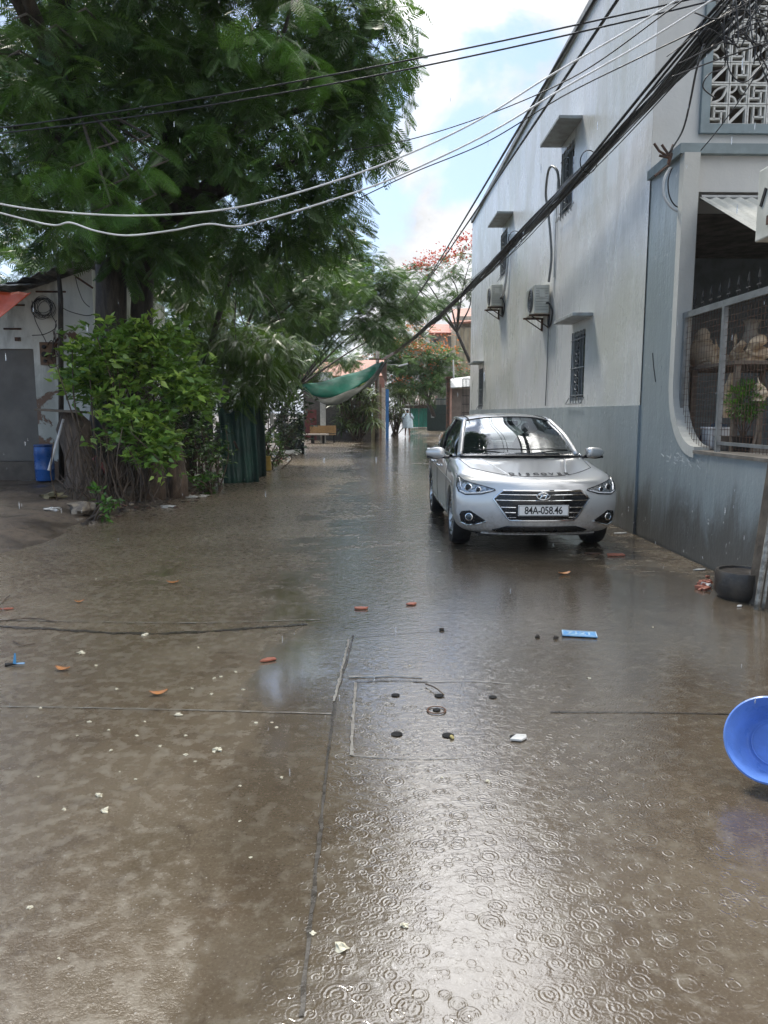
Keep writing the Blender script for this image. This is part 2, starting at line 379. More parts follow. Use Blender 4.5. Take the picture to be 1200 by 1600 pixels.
m_leafmain = leaf_mat('dark feathery leaves', (.032, .072, .022), (.066, .138, .036), (.13, .25, .048), .38)
m_leafbright = leaf_mat('bright feathery leaves', (.045, .12, .022), (.075, .19, .030), (.13, .27, .045), .35)
m_leafmid = leaf_mat('mid green leaves', (.036, .080, .024), (.075, .155, .038), (.13, .25, .055))
m_leafwisp = leaf_mat('yellow green fine leaves', (.035, .070, .012), (.065, .135, .020), (.11, .20, .030), .35)
m_leafbroad = leaf_mat('glossy broad leaves', (.050, .115, .022), (.14, .26, .05), (.34, .48, .10), .32, .28)
m_leafdark = leaf_mat('dark broad leaves', (.012, .028, .012), (.025, .055, .020), (.05, .10, .03), .2)
m_leafblade = leaf_mat('grey green blade leaves', (.05, .085, .03), (.12, .17, .06), (.26, .32, .12), .25)
m_twig = M('brown twigs', (.10, .07, .045), .7, col2=(.05, .035, .025))
m_flower = leaf_mat('red blossom', (.30, .035, .030), (.45, .06, .05), (.60, .16, .10), .3)
m_floworange = leaf_mat('orange blossom', (.38, .10, .04), (.52, .17, .07), (.65, .32, .16), .3)
# ------------------------------------------------------------ the parked car (built nose towards -Y, local origin under the nose)
def to_mesh(o, name):
    dg = bpy.context.evaluated_depsgraph_get(); dg.update()
    return bpy.data.meshes.new_from_object(o.evaluated_get(dg))
def local_thing(name, label, cat, loc, group=None, rz=0):
    t = thing(name, label, cat, loc, group); t.rotation_euler = (0, 0, rz); ORG[t.name] = Vector((0, 0, 0)); return t
def text_mesh(txt, size, extrude=.001, spacing=1.0, xscale=1.0, bold=0.0):
    cu = bpy.data.curves.new('txt', 'FONT'); cu.body = txt; cu.size = size; cu.extrude = extrude; cu.align_x = 'CENTER'; cu.align_y = 'CENTER'
    cu.space_character = spacing; cu.offset = bold; cu.resolution_u = 3
    o = bpy.data.objects.new('txt', cu); COL.objects.link(o)
    me = to_mesh(o, 'txt'); bpy.data.objects.remove(o)
    vs = [Vector((v.co.x * xscale, v.co.y, v.co.z)) for v in me.vertices]; fs = [tuple(p.vertices) for p in me.polygons]
    return vs, fs

def build_car():
    car = local_thing('parked_car', 'silver four-door saloon car parked nose-on beside the grey blue wall', 'car', (1.80, 7.44, 0))
    # control cage: half rings [P1..P6, T1, T0, B1, B0]
    def ring(y, P, T1, T0, zb, yo=None):
        pts = [(0, zb), (.42, zb)] + P + [T1, (0, T0)]
        return [Vector((p[0], (y if yo is None else yo[i]), p[1])) for i, p in enumerate(pts)]
    rings = []
    #        bottom       low          mid          upper        shoulder     crest
    rings.append(ring(0, [(.78, .20), (.865, .33), (.895, .47), (.895, .61), (.86, .735), (.66, .785)], (.37, .785), .795, .20,
                      [.07, .09, .27, .27, .24, .26, .33, .235, .10, .065]))
    rings.append(ring(.50, [(.80, .19), (.875, .33), (.885, .48), (.885, .65), (.86, .815), (.715, .862)], (.40, .855), .862, .19))
    rings.append(ring(.85, [(.80, .19), (.86, .33), (.868, .5), (.868, .68), (.835, .855), (.715, .900)], (.42, .915), .925, .19))
    rings.append(ring(1.2, [(.80, .19), (.86, .30), (.866, .5), (.868, .70), (.842, .895), (.74, .955)], (.43, .975), .985, .19))
    rings.append(ring(1.7, [(.80, .19), (.855, .28), (.866, .5), (.868, .72), (.848, .92), (.765, .975)], (.43, .97), .97, .19))
    rings.append(ring(2.5, [(.80, .19), (.855, .28), (.866, .5), (.868, .73), (.850, .935), (.775, .985)], (.43, .97), .97, .19))
    rings.append(ring(3.3, [(.80, .20), (.86, .30), (.868, .5), (.868, .74), (.845, .95), (.765, 1.0)], (.43, .99), .99, .20))
    rings.append(ring(3.9, [(.78, .22), (.85, .33), (.86, .5), (.858, .76), (.825, .965), (.72, 1.01)], (.42, 1.03), 1.035, .22))
    rings.append(ring(4.3, [(.72, .26), (.80, .36), (.82, .5), (.81, .75), (.76, .94), (.64, 1.00)], (.38, 1.03), 1.04, .26))
    v = []; f = []
    H = 10
    for r in rings:
        v += [p.copy() for p in r] + [Vector((-p.x, p.y, p.z)) for p in r[1:-1]]      # 10 + 8
    NP = 18
    def idx(r, i, s):                  # side index (s=1 right, -1 left)
        if s > 0 or i in (0, 9): return r * NP + i
        return r * NP + 10 + (i - 1)
    for r in range(len(rings) - 1):
        for i in range(9):
            for s in (1, -1): 
                q = (idx(r, i, s), idx(r, i + 1, s), idx(r + 1, i + 1, s), idx(r + 1, i, s)); f.append(q if s > 0 else q[::-1])
    def cap(r, ya, yc):                # closing grid, rows P1..P6
        rows = []
        for k in range(6):
            i = 2 + k; z = rings[r][i].z
            if k == 0: row = [idx(r, 2, -1), idx(r, 1, -1), idx(r, 0, 1), idx(r, 1, 1), idx(r, 2, 1)]
            elif k == 5: row = [idx(r, 7, -1), idx(r, 8, -1), idx(r, 9, 1), idx(r, 8, 1), idx(r, 7, 1)]
            else:
                row = [idx(r, i, -1)]
                for x, y in ((-.42, ya[k]), (0, yc[k]), (.42, ya[k])):
                    v.append(Vector((x, y, z))); row.append(len(v) - 1)
                row.append(idx(r, i, 1))
            rows.append(row)
        for a, b in zip(rows, rows[1:]):
            for j in range(4):
                q = (a[j], a[j + 1], b[j + 1], b[j]); f.append(q)
    cap(0, [.08, .055, .030, .035, .075, .1], [.06, .02, .0, .005, .035, .07])
    cap(len(rings) - 1, [4.36, 4.40, 4.42, 4.40, 4.36, 4.33], [4.38, 4.42, 4.44, 4.42, 4.38, 4.35])
    mb = MB().add(v, f); tmp = mb.build('cage', m_paint, None, origin=(0, 0, 0))
    sm = tmp.modifiers.new('s', 'SUBSURF'); sm.levels = sm.render_levels = 3
    me = to_mesh(tmp, 'body'); bpy.data.objects.remove(tmp)
    bm = bmesh.new(); bm.from_mesh(me); bvh = BVHTree.FromBMesh(bm)
    def front(x, z, off=0.0):
        h = bvh.ray_cast(Vector((x, -2, z)), Vector((0, 1, 0)))
        if h[0] is None: return Vector((x, .3, z))
        n = h[1]; n = -n if n.y > 0 else n
        return h[0] + n * off
    def top(x, y, off=0.0):
        h = bvh.ray_cast(Vector((x, y, 2)), Vector((0, 0, -1)))
        return (h[0] + Vector((0, 0, off))) if h[0] is not None else Vector((x, y, .8))
    def sidep(y, z, s, off=0.0):
        h = bvh.ray_cast(Vector((s * 2, y, z)), Vector((-s, 0, 0)))
        return (h[0] + Vector((s * off, 0, 0))) if h[0] is not None else Vector((s * .86, y, z))
    # wheel arches and underside cut
    body = bpy.data.objects.new('body', me); COL.objects.link(body)
    cut = MB()
    for wy in (.83, 3.43):
        for s in (1, -1):
            mt = Matrix.Translation((s * .60, wy, .315)) @ Matrix.Rotation(PI / 2, 4, 'Y')
            cut.lathe([(.345, -.24), (.345, .42)] if s > 0 else [(.345, -.42), (.345, .24)], 40, mt)
    cutter = cut.build('cut', m_paint, None, origin=(0, 0, 0))
    b = body.modifiers.new('b', 'BOOLEAN'); b.object = cutter; b.operation = 'DIFFERENCE'; b.solver = 'EXACT'
    me2 = to_mesh(body, 'body'); bpy.data.objects.remove(body); bpy.data.objects.remove(cutter)
    me2.materials.clear(); me2.materials.append(m_paint); me2.name = 'body'
    me2.shade_smooth(); me2.set_sharp_from_angle(angle=R(35))
    body = bpy.data.objects.new('body', me2); COL.objects.link(body); body.parent = car; ORG[body.name] = Vector((0, 0, 0))

    def rng(poly, z):                  # x extent of a z-monotone polygon
        xs = []
        n = len(poly)
        for i in range(n):
            (x0, z0), (x1, z1) = poly[i], poly[(i + 1) % n]
            if (z0 - z) * (z1 - z) <= 0 and abs(z1 - z0) > 1e-9: xs.append(x0 + (x1 - x0) * (z - z0) / (z1 - z0))
        return (min(xs), max(xs)) if xs else (poly[0][0], poly[0][0])
    def panel(name, poly, off, mat, parent, nz=14, nx=22, thick=.004):
        zs = [p[1] for p in poly]; z0, z1 = min(zs) + 1e-4, max(zs) - 1e-4
        def fn(u, vv):
            z = z0 + (z1 - z0) * u; a, c = rng(poly, z); return front(a + (c - a) * vv, z, off)
        g = MB().grid(fn, nz, nx)
        o = g.build(name, mat, parent, smooth='all'); m = o.modifiers.new('s', 'SOLIDIFY'); m.thickness = thick; m.offset = -1 if True else 0
        return o
    def outline(poly, off, rad, closed=True, step=.03, mb=None, flat=1.0):
        pts = []
        n = len(poly); rngi = n if closed else n - 1
        for i in range(rngi):
            a, c = Vector((*poly[i], 0)), Vector((*poly[(i + 1) % n], 0)); k = max(2, int((c - a).length / step))
            for j in range(k): q = a.lerp(c, j / k); pts.append(front(q.x, q.y, off))
        q = poly[0] if closed else poly[-1]; pts.append(front(q[0], q[1], off))
        return (mb or MB()).tube(pts, rad, 6, flat=flat)
    mir = lambda poly: [(-x, z) for x, z in poly]
    # ---- grille
    G = [(-.40, .672), (.40, .672), (.425, .655), (.495, .588), (.36, .40), (.33, .372), (-.33, .372), (-.36, .40), (-.495, .588), (-.425, .655)]
    gr = panel('grille', G, .004, m_blackgl, car, 20, 40)
    outline(G, .008, .011).build('grille_frame', m_chrome, gr, smooth=True)
    for z in (.632, .575, .505, .452, .402):
        a, c = rng(G, z); gap = (.275 if z < .55 else 0)
        for (p, q) in (((a + .015, -gap), (gap, c - .015)) if gap else ((a + .015, c - .015),)):
            outline([(p, z), (q, z)], .012, .0046, False).build('grille_bar', m_chrome, gr, smooth=True)
    # ---- badge: oval ring with slanted letter
    em = MB(); c0 = front(0, .620, .020)
    em.tube([c0 + Vector((.066 * math.cos(t), 0, .033 * math.sin(t))) for t in [2 * PI * k / 40 for k in range(41)]], .006, 6)
    for s in (-1, 1):
        em.tube([c0 + Vector((s * .026 - .010, -.002, -.022)), c0 + Vector((s * .026 + .002, -.004, 0)), c0 + Vector((s * .026 + .012, -.002, .022))], .0055, 6)
    em.tube([c0 + Vector((-.022, -.003, -.006)), c0 + Vector((0, -.004, .004)), c0 + Vector((.024, -.003, .006))], .0055, 6)
    em.build('badge', m_chrome, car, smooth=True)
    # ---- number plate
    pl = MB().box((0, front(0, .475).y - .028, .478), (.52, .012, .112)).build('number_plate', M('plate white', (.74, .74, .72), .35, var=.03, bump=0), car, bevel=.004)
    py = front(0, .475).y - .0345
    vs, fs = text_mesh('84A-058.46', .108, .0012, .93, .83, .0016)
    MB().add([Vector((p.x, py - p.z, .477 + p.y)) for p in vs], fs).build('plate_characters', m_black, pl)
    br = MB()
    for s in (-1, 1): br.box((s * .253, py, .478), (.004, .002, .104)); br.box((0, py, .478 + s * .050), (.508, .002, .004))
    br.build('plate_border', m_black, pl)
    # ---- lower intake, lip and fog lamps
    L = [(-.36, .308), (.36, .308), (.50, .262), (.46, .240), (-.46, .240), (-.50, .262)]
    panel('lower_intake', L, .004, m_blackgl, car, 6, 34)
    lip = MB(); outline([(-.60, .222), (-.42, .214), (.42, .214), (.60, .222)], .006, .012, False, mb=lip, flat=.7).build('front_lip', m_chrome and m_paint, car, smooth=True)
    for s in (1, -1):
        F = [(.575, .335), (.735, .298), (.805, .325), (.822, .405), (.800, .452), (.725, .457), (.560, .352)]
        F = F if s > 0 else mir(F)
        fo = panel('fog_lamp_surround', F, .004, m_blackgl, car, 12, 14)
        c0 = front(s * .728, .390, .012)
        nrm = Vector((s * .35, -.93, 0)).normalized(); mt = Matrix.Translation(c0) @ nrm.to_track_quat('Z', 'Y').to_matrix().to_4x4()
        MB().lathe([(.036, -.005), (.041, .006), (.033, .010), (.030, .004)], 24, mt, False).build('fog_lamp_ring', m_chrome, fo, smooth=True)
        MB().lathe([(.03, -.004), (.028, .004), (.012, .008)], 20, mt).build('fog_lamp', m_glass, fo, smooth=True)
        e = [(.560, .350), (.620, .322), (.735, .295), (.805, .322)]; e = e if s > 0 else mir(e)
        outline(e, .010, .009, False).build('chrome_strip', m_chrome, fo, smooth=True)
    # ---- headlamps
    t = NT('headlamp reflector'); n = t.noise(t.tc, 34, 2)
    m_refl = t.out(t.mix(t.ramp(n, .4, .6), (.20, .205, .21), (.48, .49, .50)), .2, .8, t.bump(n, .6, .01))
    for s in (1, -1):
        Hh = [(.475, .674), (.610, .632), (.770, .618), (.832, .645), (.846, .700), (.826, .812), (.775, .762), (.650, .728), (.485, .686)]
        Hh = Hh if s > 0 else mir(Hh)
        hl = panel('headlamp', Hh, .0045, m_refl, car, 18, 26)
        outline(Hh, .005, .005).build('lamp_seal', m_blackgl, hl, smooth=True)
        for (x, z, r) in ((.735, .690, .038), (.640, .674, .027)):
            c0 = front(s * x, z, .010); nrm = Vector((s * .35, -.93, .15)).normalized()
            mt = Matrix.Translation(c0) @ nrm.to_track_quat('Z', 'Y').to_matrix().to_4x4()
            MB().lathe([(r, -.006), (r * 1.08, .004), (r * .86, .008), (r * .8, .0)], 24, mt, False).build('lens_ring', m_chrome, hl, smooth=True)
            MB().lathe([(r * .84, -.005), (r * .7, .003), (r * .3, .008)], 24, mt).build('projector_lens', m_blackgl, hl, smooth=True)
        d = [(.505, .670), (.615, .643), (.765, .630), (.812, .652)]; d = d if s > 0 else mir(d)
        outline(d, .009, .0065, False).build('daytime_light_strip', M('daytime light plastic', (.7, .71, .72), .2, var=.03, bump=0), hl, smooth=True)
        d = [(.795, .660), (.808, .705), (.812, .775)]; d = d if s > 0 else mir(d)
        outline(d, .009, .006, False).build('lamp_trim', m_chrome, hl, smooth=True)
    # ---- bonnet seam, creases, lettering
    seam = []
    for k in range(41):
        x = -.66 + 1.32 * k / 40; y = .20 + .42 * (abs(x) / .66) ** 2.2; seam.append(top(x, y, .0012))
    MB().tube(seam, .0035, 6).build('bonnet_gap', m_black, car, smooth=True)
    for s in (1, -1):
        pts = [top(s * (.665 + .06 * k / 20), .62 + .55 * k / 20, .001) for k in range(21)]
        MB().tube(pts, .003, 6).build('bonnet_gap', m_black, car, smooth=True)
        pts = [top(s * (.30 + .20 * k / 20), .26 + .85 * k / 20, -.009) for k in range(21)]
        MB().tube(pts, .016, 8).build('bonnet_crease', m_paint, car, smooth='all')
    # words on the bonnet edge
    word = 'DISCOVER'
    for i, ch in enumerate(word):
        lt = MB(); vs, fs = text_mesh(ch, .066, 0, 1, 1.2, .0035); cx = (i - 3.5) * .084 + .02
        pr_ = []
        for p in vs:
            x = cx + p.x; y = .275 + (abs(x) ** 2) * .3 - p.y * 1.0
            pr_.append((x, y))
        lt.add([top(x, .27 + (x ** 2) * .35 + (p.y + .0) * 1.7, .009) for (x, _), p in zip(pr_, vs)], fs)
        lt.build('bonnet_letter', m_black, car, solid=.0025)
    # ---- greenhouse
    def patch(rows, nu, nv):
        rows = [[Vector(p) for p in r] for r in rows]
        return MB().grid(lambda u, w: crom([crom(r, w) for r in rows], u), nu, nv)
    def sym(r): return [(-x, y, z) for x, y, z in r[::-1][:-1]] + r if r[0][0] == 0 else r
    base = sym([(0, 1.08, .985), (.36, 1.13, .980), (.70, 1.34, .968)])
    mid = sym([(0, 1.50, 1.235), (.33, 1.54, 1.225), (.630, 1.70, 1.195)])
    tp = sym([(0, 1.98, 1.418), (.30, 2.01, 1.408), (.545, 2.12, 1.368)])
    ws = patch([base, mid, tp], 16, 24); ws.build('windscreen', m_glass, car, smooth='all', fixn=True)
    roof = patch([tp, sym([(0, 2.3, 1.452), (.31, 2.32, 1.44), (.575, 2.38, 1.395)]), sym([(0, 2.75, 1.46), (.32, 2.75, 1.448), (.585, 2.75, 1.40)]),
                  sym([(0, 3.1, 1.435), (.32, 3.08, 1.425), (.57, 3.05, 1.38)]), sym([(0, 3.32, 1.385), (.30, 3.28, 1.378), (.54, 3.2, 1.345)])], 20, 16)
    roof.build('roof', m_paint, car, smooth='all', solid=.012)
    patch([sym([(0, 3.32, 1.383), (.30, 3.28, 1.376), (.54, 3.2, 1.343)]), sym([(0, 3.66, 1.23), (.33, 3.62, 1.22), (.61, 3.50, 1.18)]), sym([(0, 3.95, 1.04), (.36, 3.90, 1.035), (.68, 3.78, 1.01)])], 12, 16).build('rear_window', m_glass, car, smooth='all')
    for s in (1, -1):
        def sd_(r): return [(s * x, y, z) for x, y, z in r]
        roofline = sd_([(.70, 1.34, .968), (.63, 1.70, 1.195), (.548, 2.12, 1.365), (.578, 2.38, 1.392), (.588, 2.75, 1.397), (.573, 3.05, 1.377), (.543, 3.2, 1.343), (.61, 3.50, 1.18), (.68, 3.78, 1.01)])
        belt = sd_([(.755, 1.36, .962), (.778, 1.70, .975), (.785, 2.12, .982), (.785, 2.38, .985), (.784, 2.75, .988), (.780, 3.05, .990), (.772, 3.2, .993), (.745, 3.5, .998), (.70, 3.78, 1.003)])
        midl = [((a[0] + b[0]) / 2 + s * .035, (a[1] + b[1]) / 2, (a[2] + b[2]) / 2) for a, b in zip(roofline, belt)]
        midl[0] = ((roofline[0][0] + belt[0][0]) / 2, 1.35, .965)
        sg = patch([belt, midl, roofline], 8, 40); sg.build('side_windows', m_sideglass, car, smooth='all')
        pl_ = curve_pts(roofline[:3], 16)
        MB().tube([p + Vector((0, .006, 0)) for p in pl_], [.040] * 17, 10, flat=.62).build('windscreen_pillar', m_paint, car, smooth='all')
        pl_ = curve_pts(roofline[2:7], 24)
        MB().tube(pl_, .024, 8).build('roof_rail', m_paint, car, smooth='all')
        pl_ = curve_pts(roofline[6:], 12)
        MB().tube(pl_, [.05 + .03 * k / 12 for k in range(13)], 10, flat=.5).build('rear_pillar', m_paint, car, smooth='all')
        # door frame black line along the windows and belt chrome
        MB().tube([Vector(p) + Vector((s * .010, 0, .004)) for p in curve_pts(belt, 30)], .011, 6).build('belt_moulding', m_chrome, car, smooth='all')
        for yy in (2.42,):
            a = crom([Vector(p) for p in belt], .375); c = crom([Vector(p) for p in roofline], .42); m_ = crom([Vector(p) for p in midl], .40)
            MB().tube([a, m_ + Vector((s * .006, 0, 0)), c], .028, 8, flat=.5).build('door_pillar', m_blackgl, car, smooth='all')
        # roof ditch strip
        MB().tube([Vector((s * .50, y, z)) for y, z in ((2.06, 1.395), (2.35, 1.424), (2.75, 1.432), (3.05, 1.41))], .006, 6).build('roof_ditch_strip', m_black, car, smooth='all')
        # mirror
        mr = MB(); c0 = Vector((s * .975, 1.50, .990))
        def mf(u, w, c0=c0):
            th = u * PI; ph = w * 2 * PI
            d = Vector((math.cos(th), math.sin(th) * math.cos(ph), math.sin(th) * math.sin(ph)))
            k = (abs(d.x) ** 2.6 + abs(d.y) ** 2.6 + abs(d.z) ** 2.6) ** (-1 / 2.6); d = d * k
            tap = 1.0 - .22 * d.x * s
            return c0 + Vector((d.x * .115, d.y * .075 * tap + .02 * s * d.x, d.z * .066 * tap))
        mo = MB().grid(mf, 18, 24).build('door_mirror', m_paint, car, smooth='all')
        MB().box(c0 + Vector((0, .074, 0)), (.19, .008, .105)).build('mirror_glass', m_chrome, mo, bevel=.003)
        MB().tube([c0 + Vector((-s * .07, .0, -.045)), c0 + Vector((-s * .15, .02, -.055)), c0 + Vector((-s * .21, .04, -.04))], [.030, .024, .03], 8, flat=.6).build('mirror_arm', m_blackgl, mo, smooth='all')
        MB().tube([c0 + Vector((s * k * .02, -.008, -.062 + abs(k) * .002)) for k in range(-5, 6)], .018, 8, flat=.6).build('mirror_base_cap', m_blackgl, mo, smooth='all')
        # doors: shut lines, handles
        for ys in ([(1.27, .30), (1.24, .55), (1.30, .80), (1.36, .95)], [(2.36, .27), (2.38, .6), (2.42, .96)], [(3.08, .45), (3.22, .70), (3.30, .97)]):
            cp = curve_pts([(y, z, 0) for y, z in ys], 16)
            MB().tube([sidep(p.x, p.y, s, .0005) for p in cp], .0035, 6).build('door_gap', m_black, car, smooth='all')
        for hy in (2.12, 2.98):
            MB().tube([sidep(hy - .10, .80, s, .004), sidep(hy - .07, .805, s, .032), sidep(hy + .07, .81, s, .032), sidep(hy + .10, .812, s, .004)], .012, 8).build('door_handle', m_chrome, car, smooth='all')
        cr = [sidep(.75 + 3.2 * k / 40, .70 + .10 * (k / 40), s, -.010) for k in range(41)]
        MB().tube(cr, .014, 8).build('body_crease', m_paint, car, smooth='all')
        # inner wheel wells
        for wy in (.83, 3.43):
            MB().bb(min(s * .34, s * .38), max(s * .34, s * .38), wy - .36, wy + .36, .18, .66).build('wheel_well', m_black, car)
    # lower glass surround, wipers, cowl
    cow = patch([sym([(0, .99, .966), (.36, 1.04, .962), (.70, 1.22, .945)]), sym([(0, 1.12, .995), (.36, 1.17, .990), (.71, 1.38, .975)])], 3, 24)
    cow.v = [q + Vector((0, 0, .012)) for q in cow.v]; cow.build('cowl', m_blackgl, car, smooth='all', solid=.004)
    for x0, x1 in ((-.50, .10), (.06, .60)):
        pts = []
        for k in range(13):
            x = x0 + (x1 - x0) * k / 12; y = 1.07 + .33 * (abs(x) / .70) ** 2 + .05; z = 1.012 - .02 * (abs(x) / .7) ** 2 + (.012 * math.sin(k / 12 * PI))
            pts.append(Vector((x, y, z + .03)))
        MB().tube(pts, .007, 6).build('wiper', m_black, car, smooth='all')
    # edge band round the windscreen
    wb = sym([(0, 1.98, 1.420), (.30, 2.01, 1.410), (.545, 2.12, 1.370)])
    MB().tube(curve_pts(wb, 24), .008, 6).build('windscreen_seal', m_black, car, smooth='all')
    # inside: deck, dashboard, seats, mirror, wheel
    deck = MB().bb(-.70, .70, 1.75, 3.7, .95, 1.0).build('cabin_floor', m_black, car)
    MB().grid(lambda u, w: Vector((-.66 + 1.32 * w, 1.22 + .16 * (abs(w - .5) * 2) ** 2 + .42 * u, 1.005 + .035 * math.sin(u * PI * .7))), 6, 16).build('dashboard', M('dashboard plastic', (.03, .03, .03), .6), car, smooth='all', solid=.02)
    for s in (1, -1):
        st = MB(); st.blob((s * .36, 2.35, 1.02), (.23, .07, .20), 10); st.build('seat', M('seat cloth', (.05, .045, .04), .9), car, smooth='all')
        MB().blob((s * .36, 2.36, 1.275), (.12, .05, .075), 10).build('headrest', m_black, car, smooth='all')
    MB().lathe([(.165, -.012), (.18, 0), (.165, .012), (.15, 0), (.165, -.012)], 28, Matrix.Translation((.36, 1.72, 1.04)) @ Matrix.Rotation(R(65), 4, 'X'), False).build('steering_wheel', m_black, car, smooth='all')
    MB().box((0, 1.93, 1.34), (.22, .02, .06)).build('interior_mirror', m_blackgl, car, bevel=.01)
    # wheels
    for wy in (.83, 3.43):
        for s in (1, -1):
            mt = Matrix.Translation((s * .755, wy, .305)) @ Matrix.Rotation(s * PI / 2, 4, 'Y')
            w = MB().lathe([(.205, -.095), (.285, -.10), (.303, -.075), (.306, 0), (.303, .075), (.285, .098), (.215, .092)], 48, mt, False).build('wheel', m_black, car, smooth=True)
            rm = MB().lathe([(.215, -.08), (.20, -.07), (.195, .06), (.214, .090), (.206, .094), (.185, .065), (.18, -.07)], 40, mt, False)
            for k in range(10):
                a = 2 * PI * k / 10 + .1 * (k % 2)
                p0 = mt @ Vector((.03 * math.cos(a), .03 * math.sin(a), .055)); p1 = mt @ Vector((.20 * math.cos(a), .20 * math.sin(a), .078))
                rm.tube([p0, p1], [.020, .013], 6)
            rm.lathe([(.045, .02), (.045, .07), (.03, .078)], 20, mt)
            rm.build('rim', M('alloy rim', (.5, .5, .5), .25, .9, var=.1, bump=0), w, smooth=True)
    # underside
    MB().bb(-.62, .62, .30, 4.1, .17, .21).build('underbody', m_black, car)
    # tail lamps, rear plate
    for s in (1, -1):
        MB().blob((s * .66, 4.30, .84), (.16, .09, .07), 10).build('tail_lamp', M('red lamp plastic', (.35, .015, .012), .15, bump=0), car, smooth='all')
    bm.free()
    return car
build_car()
# ------------------------------------------------------------ ground
def sstep(a, b, x):
    t = min(max((x - a) / (b - a), 0), 1); return t * t * (3 - 2 * t)
def bank(x, y):                       # earth bank along the left of the lane, ramp at the far end
    e = -3.15 + .25 * math.sin(y * .55) + .12 * math.sin(y * 1.7)
    if y > 24: e += .5 * sstep(24, 34, y)
    h = sstep(0, 1.1, e - x) * sstep(6.6, 8.6, y + .35 * (x + 4) * (1 if x < -4 else 0))
    z = -.055 + h * (.17 + .10 * sstep(1, 3, e - x))
    if h > .02: z += h * .05 * noise.noise(Vector((x * 1.3, y * 1.3, 0))) + h * .025 * noise.noise(Vector((x * 5, y * 5, 3)))
    return z
def far_rise(y): return max(0.0, y - 52) * .03 if y < 72 else .60
gx = [-400, -120, -40, -22] + [-14 + .35 * i for i in range(36)] + [-1.4 + .8 * i for i in range(6)] + [3.2, 6, 10, 22, 60, 160, 400]
gy = [-60, -20, -6, 0, 4, 5.5] + [6.2 + .3 * i for i in range(60)] + [24.2 + 1.2 * i for i in range(25)] + [56, 62, 72, 90, 130, 250, 600]
g = MB(); g.v = [Vector((x, y, bank(x, y) + (far_rise(y) if y > 52 else 0) - (.0 if y < 52 else .01))) for x in gx for y in gy]
ny = len(gy); g.f = [(i * ny + j, (i + 1) * ny + j, (i + 1) * ny + j + 1, i * ny + j + 1) for i in range(len(gx) - 1) for j in range(ny - 1)]
tag(g.build('ground', m_soil, None, smooth='all', origin=(0, 0, 0)), kind='structure')
rd = MB(); rx = [-12, -7, -4.4, -3.6, -3, -2, -1, 0, 1, 2, 3.25]; ry = [-8, 0, 3, 6, 7.6, 12, 18, 26, 40, 52, 58, 64, 71]
for j in range(len(ry) - 1):
    for i in range(len(rx) - 1):
        if ry[j] >= 7.6 and rx[i] < -4.4: continue
        zz = lambda y: 0.0 + (far_rise(y) if y > 52 else 0)
        xr = lambda x, y: x if (x < 3.2 or y < 24) else x + (y - 24) * .11
        rd.add([(rx[i], ry[j], zz(ry[j])), (xr(rx[i + 1], ry[j]), ry[j], zz(ry[j])), (xr(rx[i + 1], ry[j + 1]), ry[j + 1], zz(ry[j + 1])), (rx[i], ry[j + 1], zz(ry[j + 1]))], [(0, 1, 2, 3)])
tag(rd.build('road', m_ground, None, smooth='all', origin=(0, 0, 0)), kind='structure')
# slab seams and cover slab: narrow dark mortar strips with broken lips
m_seam = M('wet mortar seam', (.045, .038, .030), .3, scale=8, bump=.5)
m_lip = M('pale cement lip', (.24, .225, .195), .35, scale=14, bump=.6, col2=(.13, .115, .095))
def strip(name, pts, w, mat, z=.004, wob=.35, kind='structure'):
    mb = MB(); P = curve_pts([(p[0], p[1], 0) for p in pts], 90); vs = []
    for i, p in enumerate(P):
        t = (P[min(i + 1, 90)] - P[max(i - 1, 0)]).normalized(); nn = Vector((-t.y, t.x, 0))
        j = noise.noise(p * 9) * wob * w; k = noise.noise(p * 23 + Vector((5, 0, 0))) * wob * w
        vs += [p + nn * (w / 2 + j) + Vector((0, 0, z)), p - nn * (w / 2 + k) + Vector((0, 0, z))]
    mb.add(vs, [(2 * i, 2 * i + 1, 2 * i + 3, 2 * i + 2) for i in range(90)])
    return tag(mb.build(name, mat), kind=kind)
G2 = lambda px, py: gnd(px, py).to_2d()
strip('road_seam', [G2(552, 993), G2(540, 1040), G2(523, 1100), G2(500, 1300), G2(470, 1590)], .012, m_seam, .004, .7)
strip('road_seam', [G2(545, 1000), G2(536, 1040), G2(522, 1097)], .014, m_lip, .006, .5)
strip('road_seam', [G2(556, 1068), G2(552, 1120), G2(549, 1182)], .014, m_lip, .007, .4)
strip('road_seam', [G2(556, 1066), G2(610, 1064), G2(668, 1066)], .012, m_seam, .004, .5)
strip('road_seam', [G2(545, 1059), G2(610, 1057), G2(660, 1059)], .018, m_lip, .007, .5)
strip('road_seam', [G2(549, 1182), G2(640, 1186), G2(740, 1184)], .006, m_lip, .0045, .8)
strip('road_seam', [G2(668, 1066), G2(740, 1065), G2(800, 1070)], .006, m_lip, .0045, .8)
strip('road_seam', [G2(-40, 1104), G2(200, 1108), G2(520, 1116)], .009, m_lip, .004, .8)
strip('road_seam', [G2(548, 996), G2(610, 992), G2(700, 985)], .006, m_seam, .004, .8)
strip('road_seam', [G2(-60, 975), G2(100, 985), G2(260, 990), G2(480, 976)], .035, m_seam, .004, .9)
strip('road_seam', [G2(-60, 968), G2(120, 972), G2(300, 974), G2(500, 969)], .012, m_lip, .0065, 1.0)
strip('road_seam', [G2(860, 1113), G2(1000, 1114), G2(1230, 1118)], .008, m_seam, .004, .8)
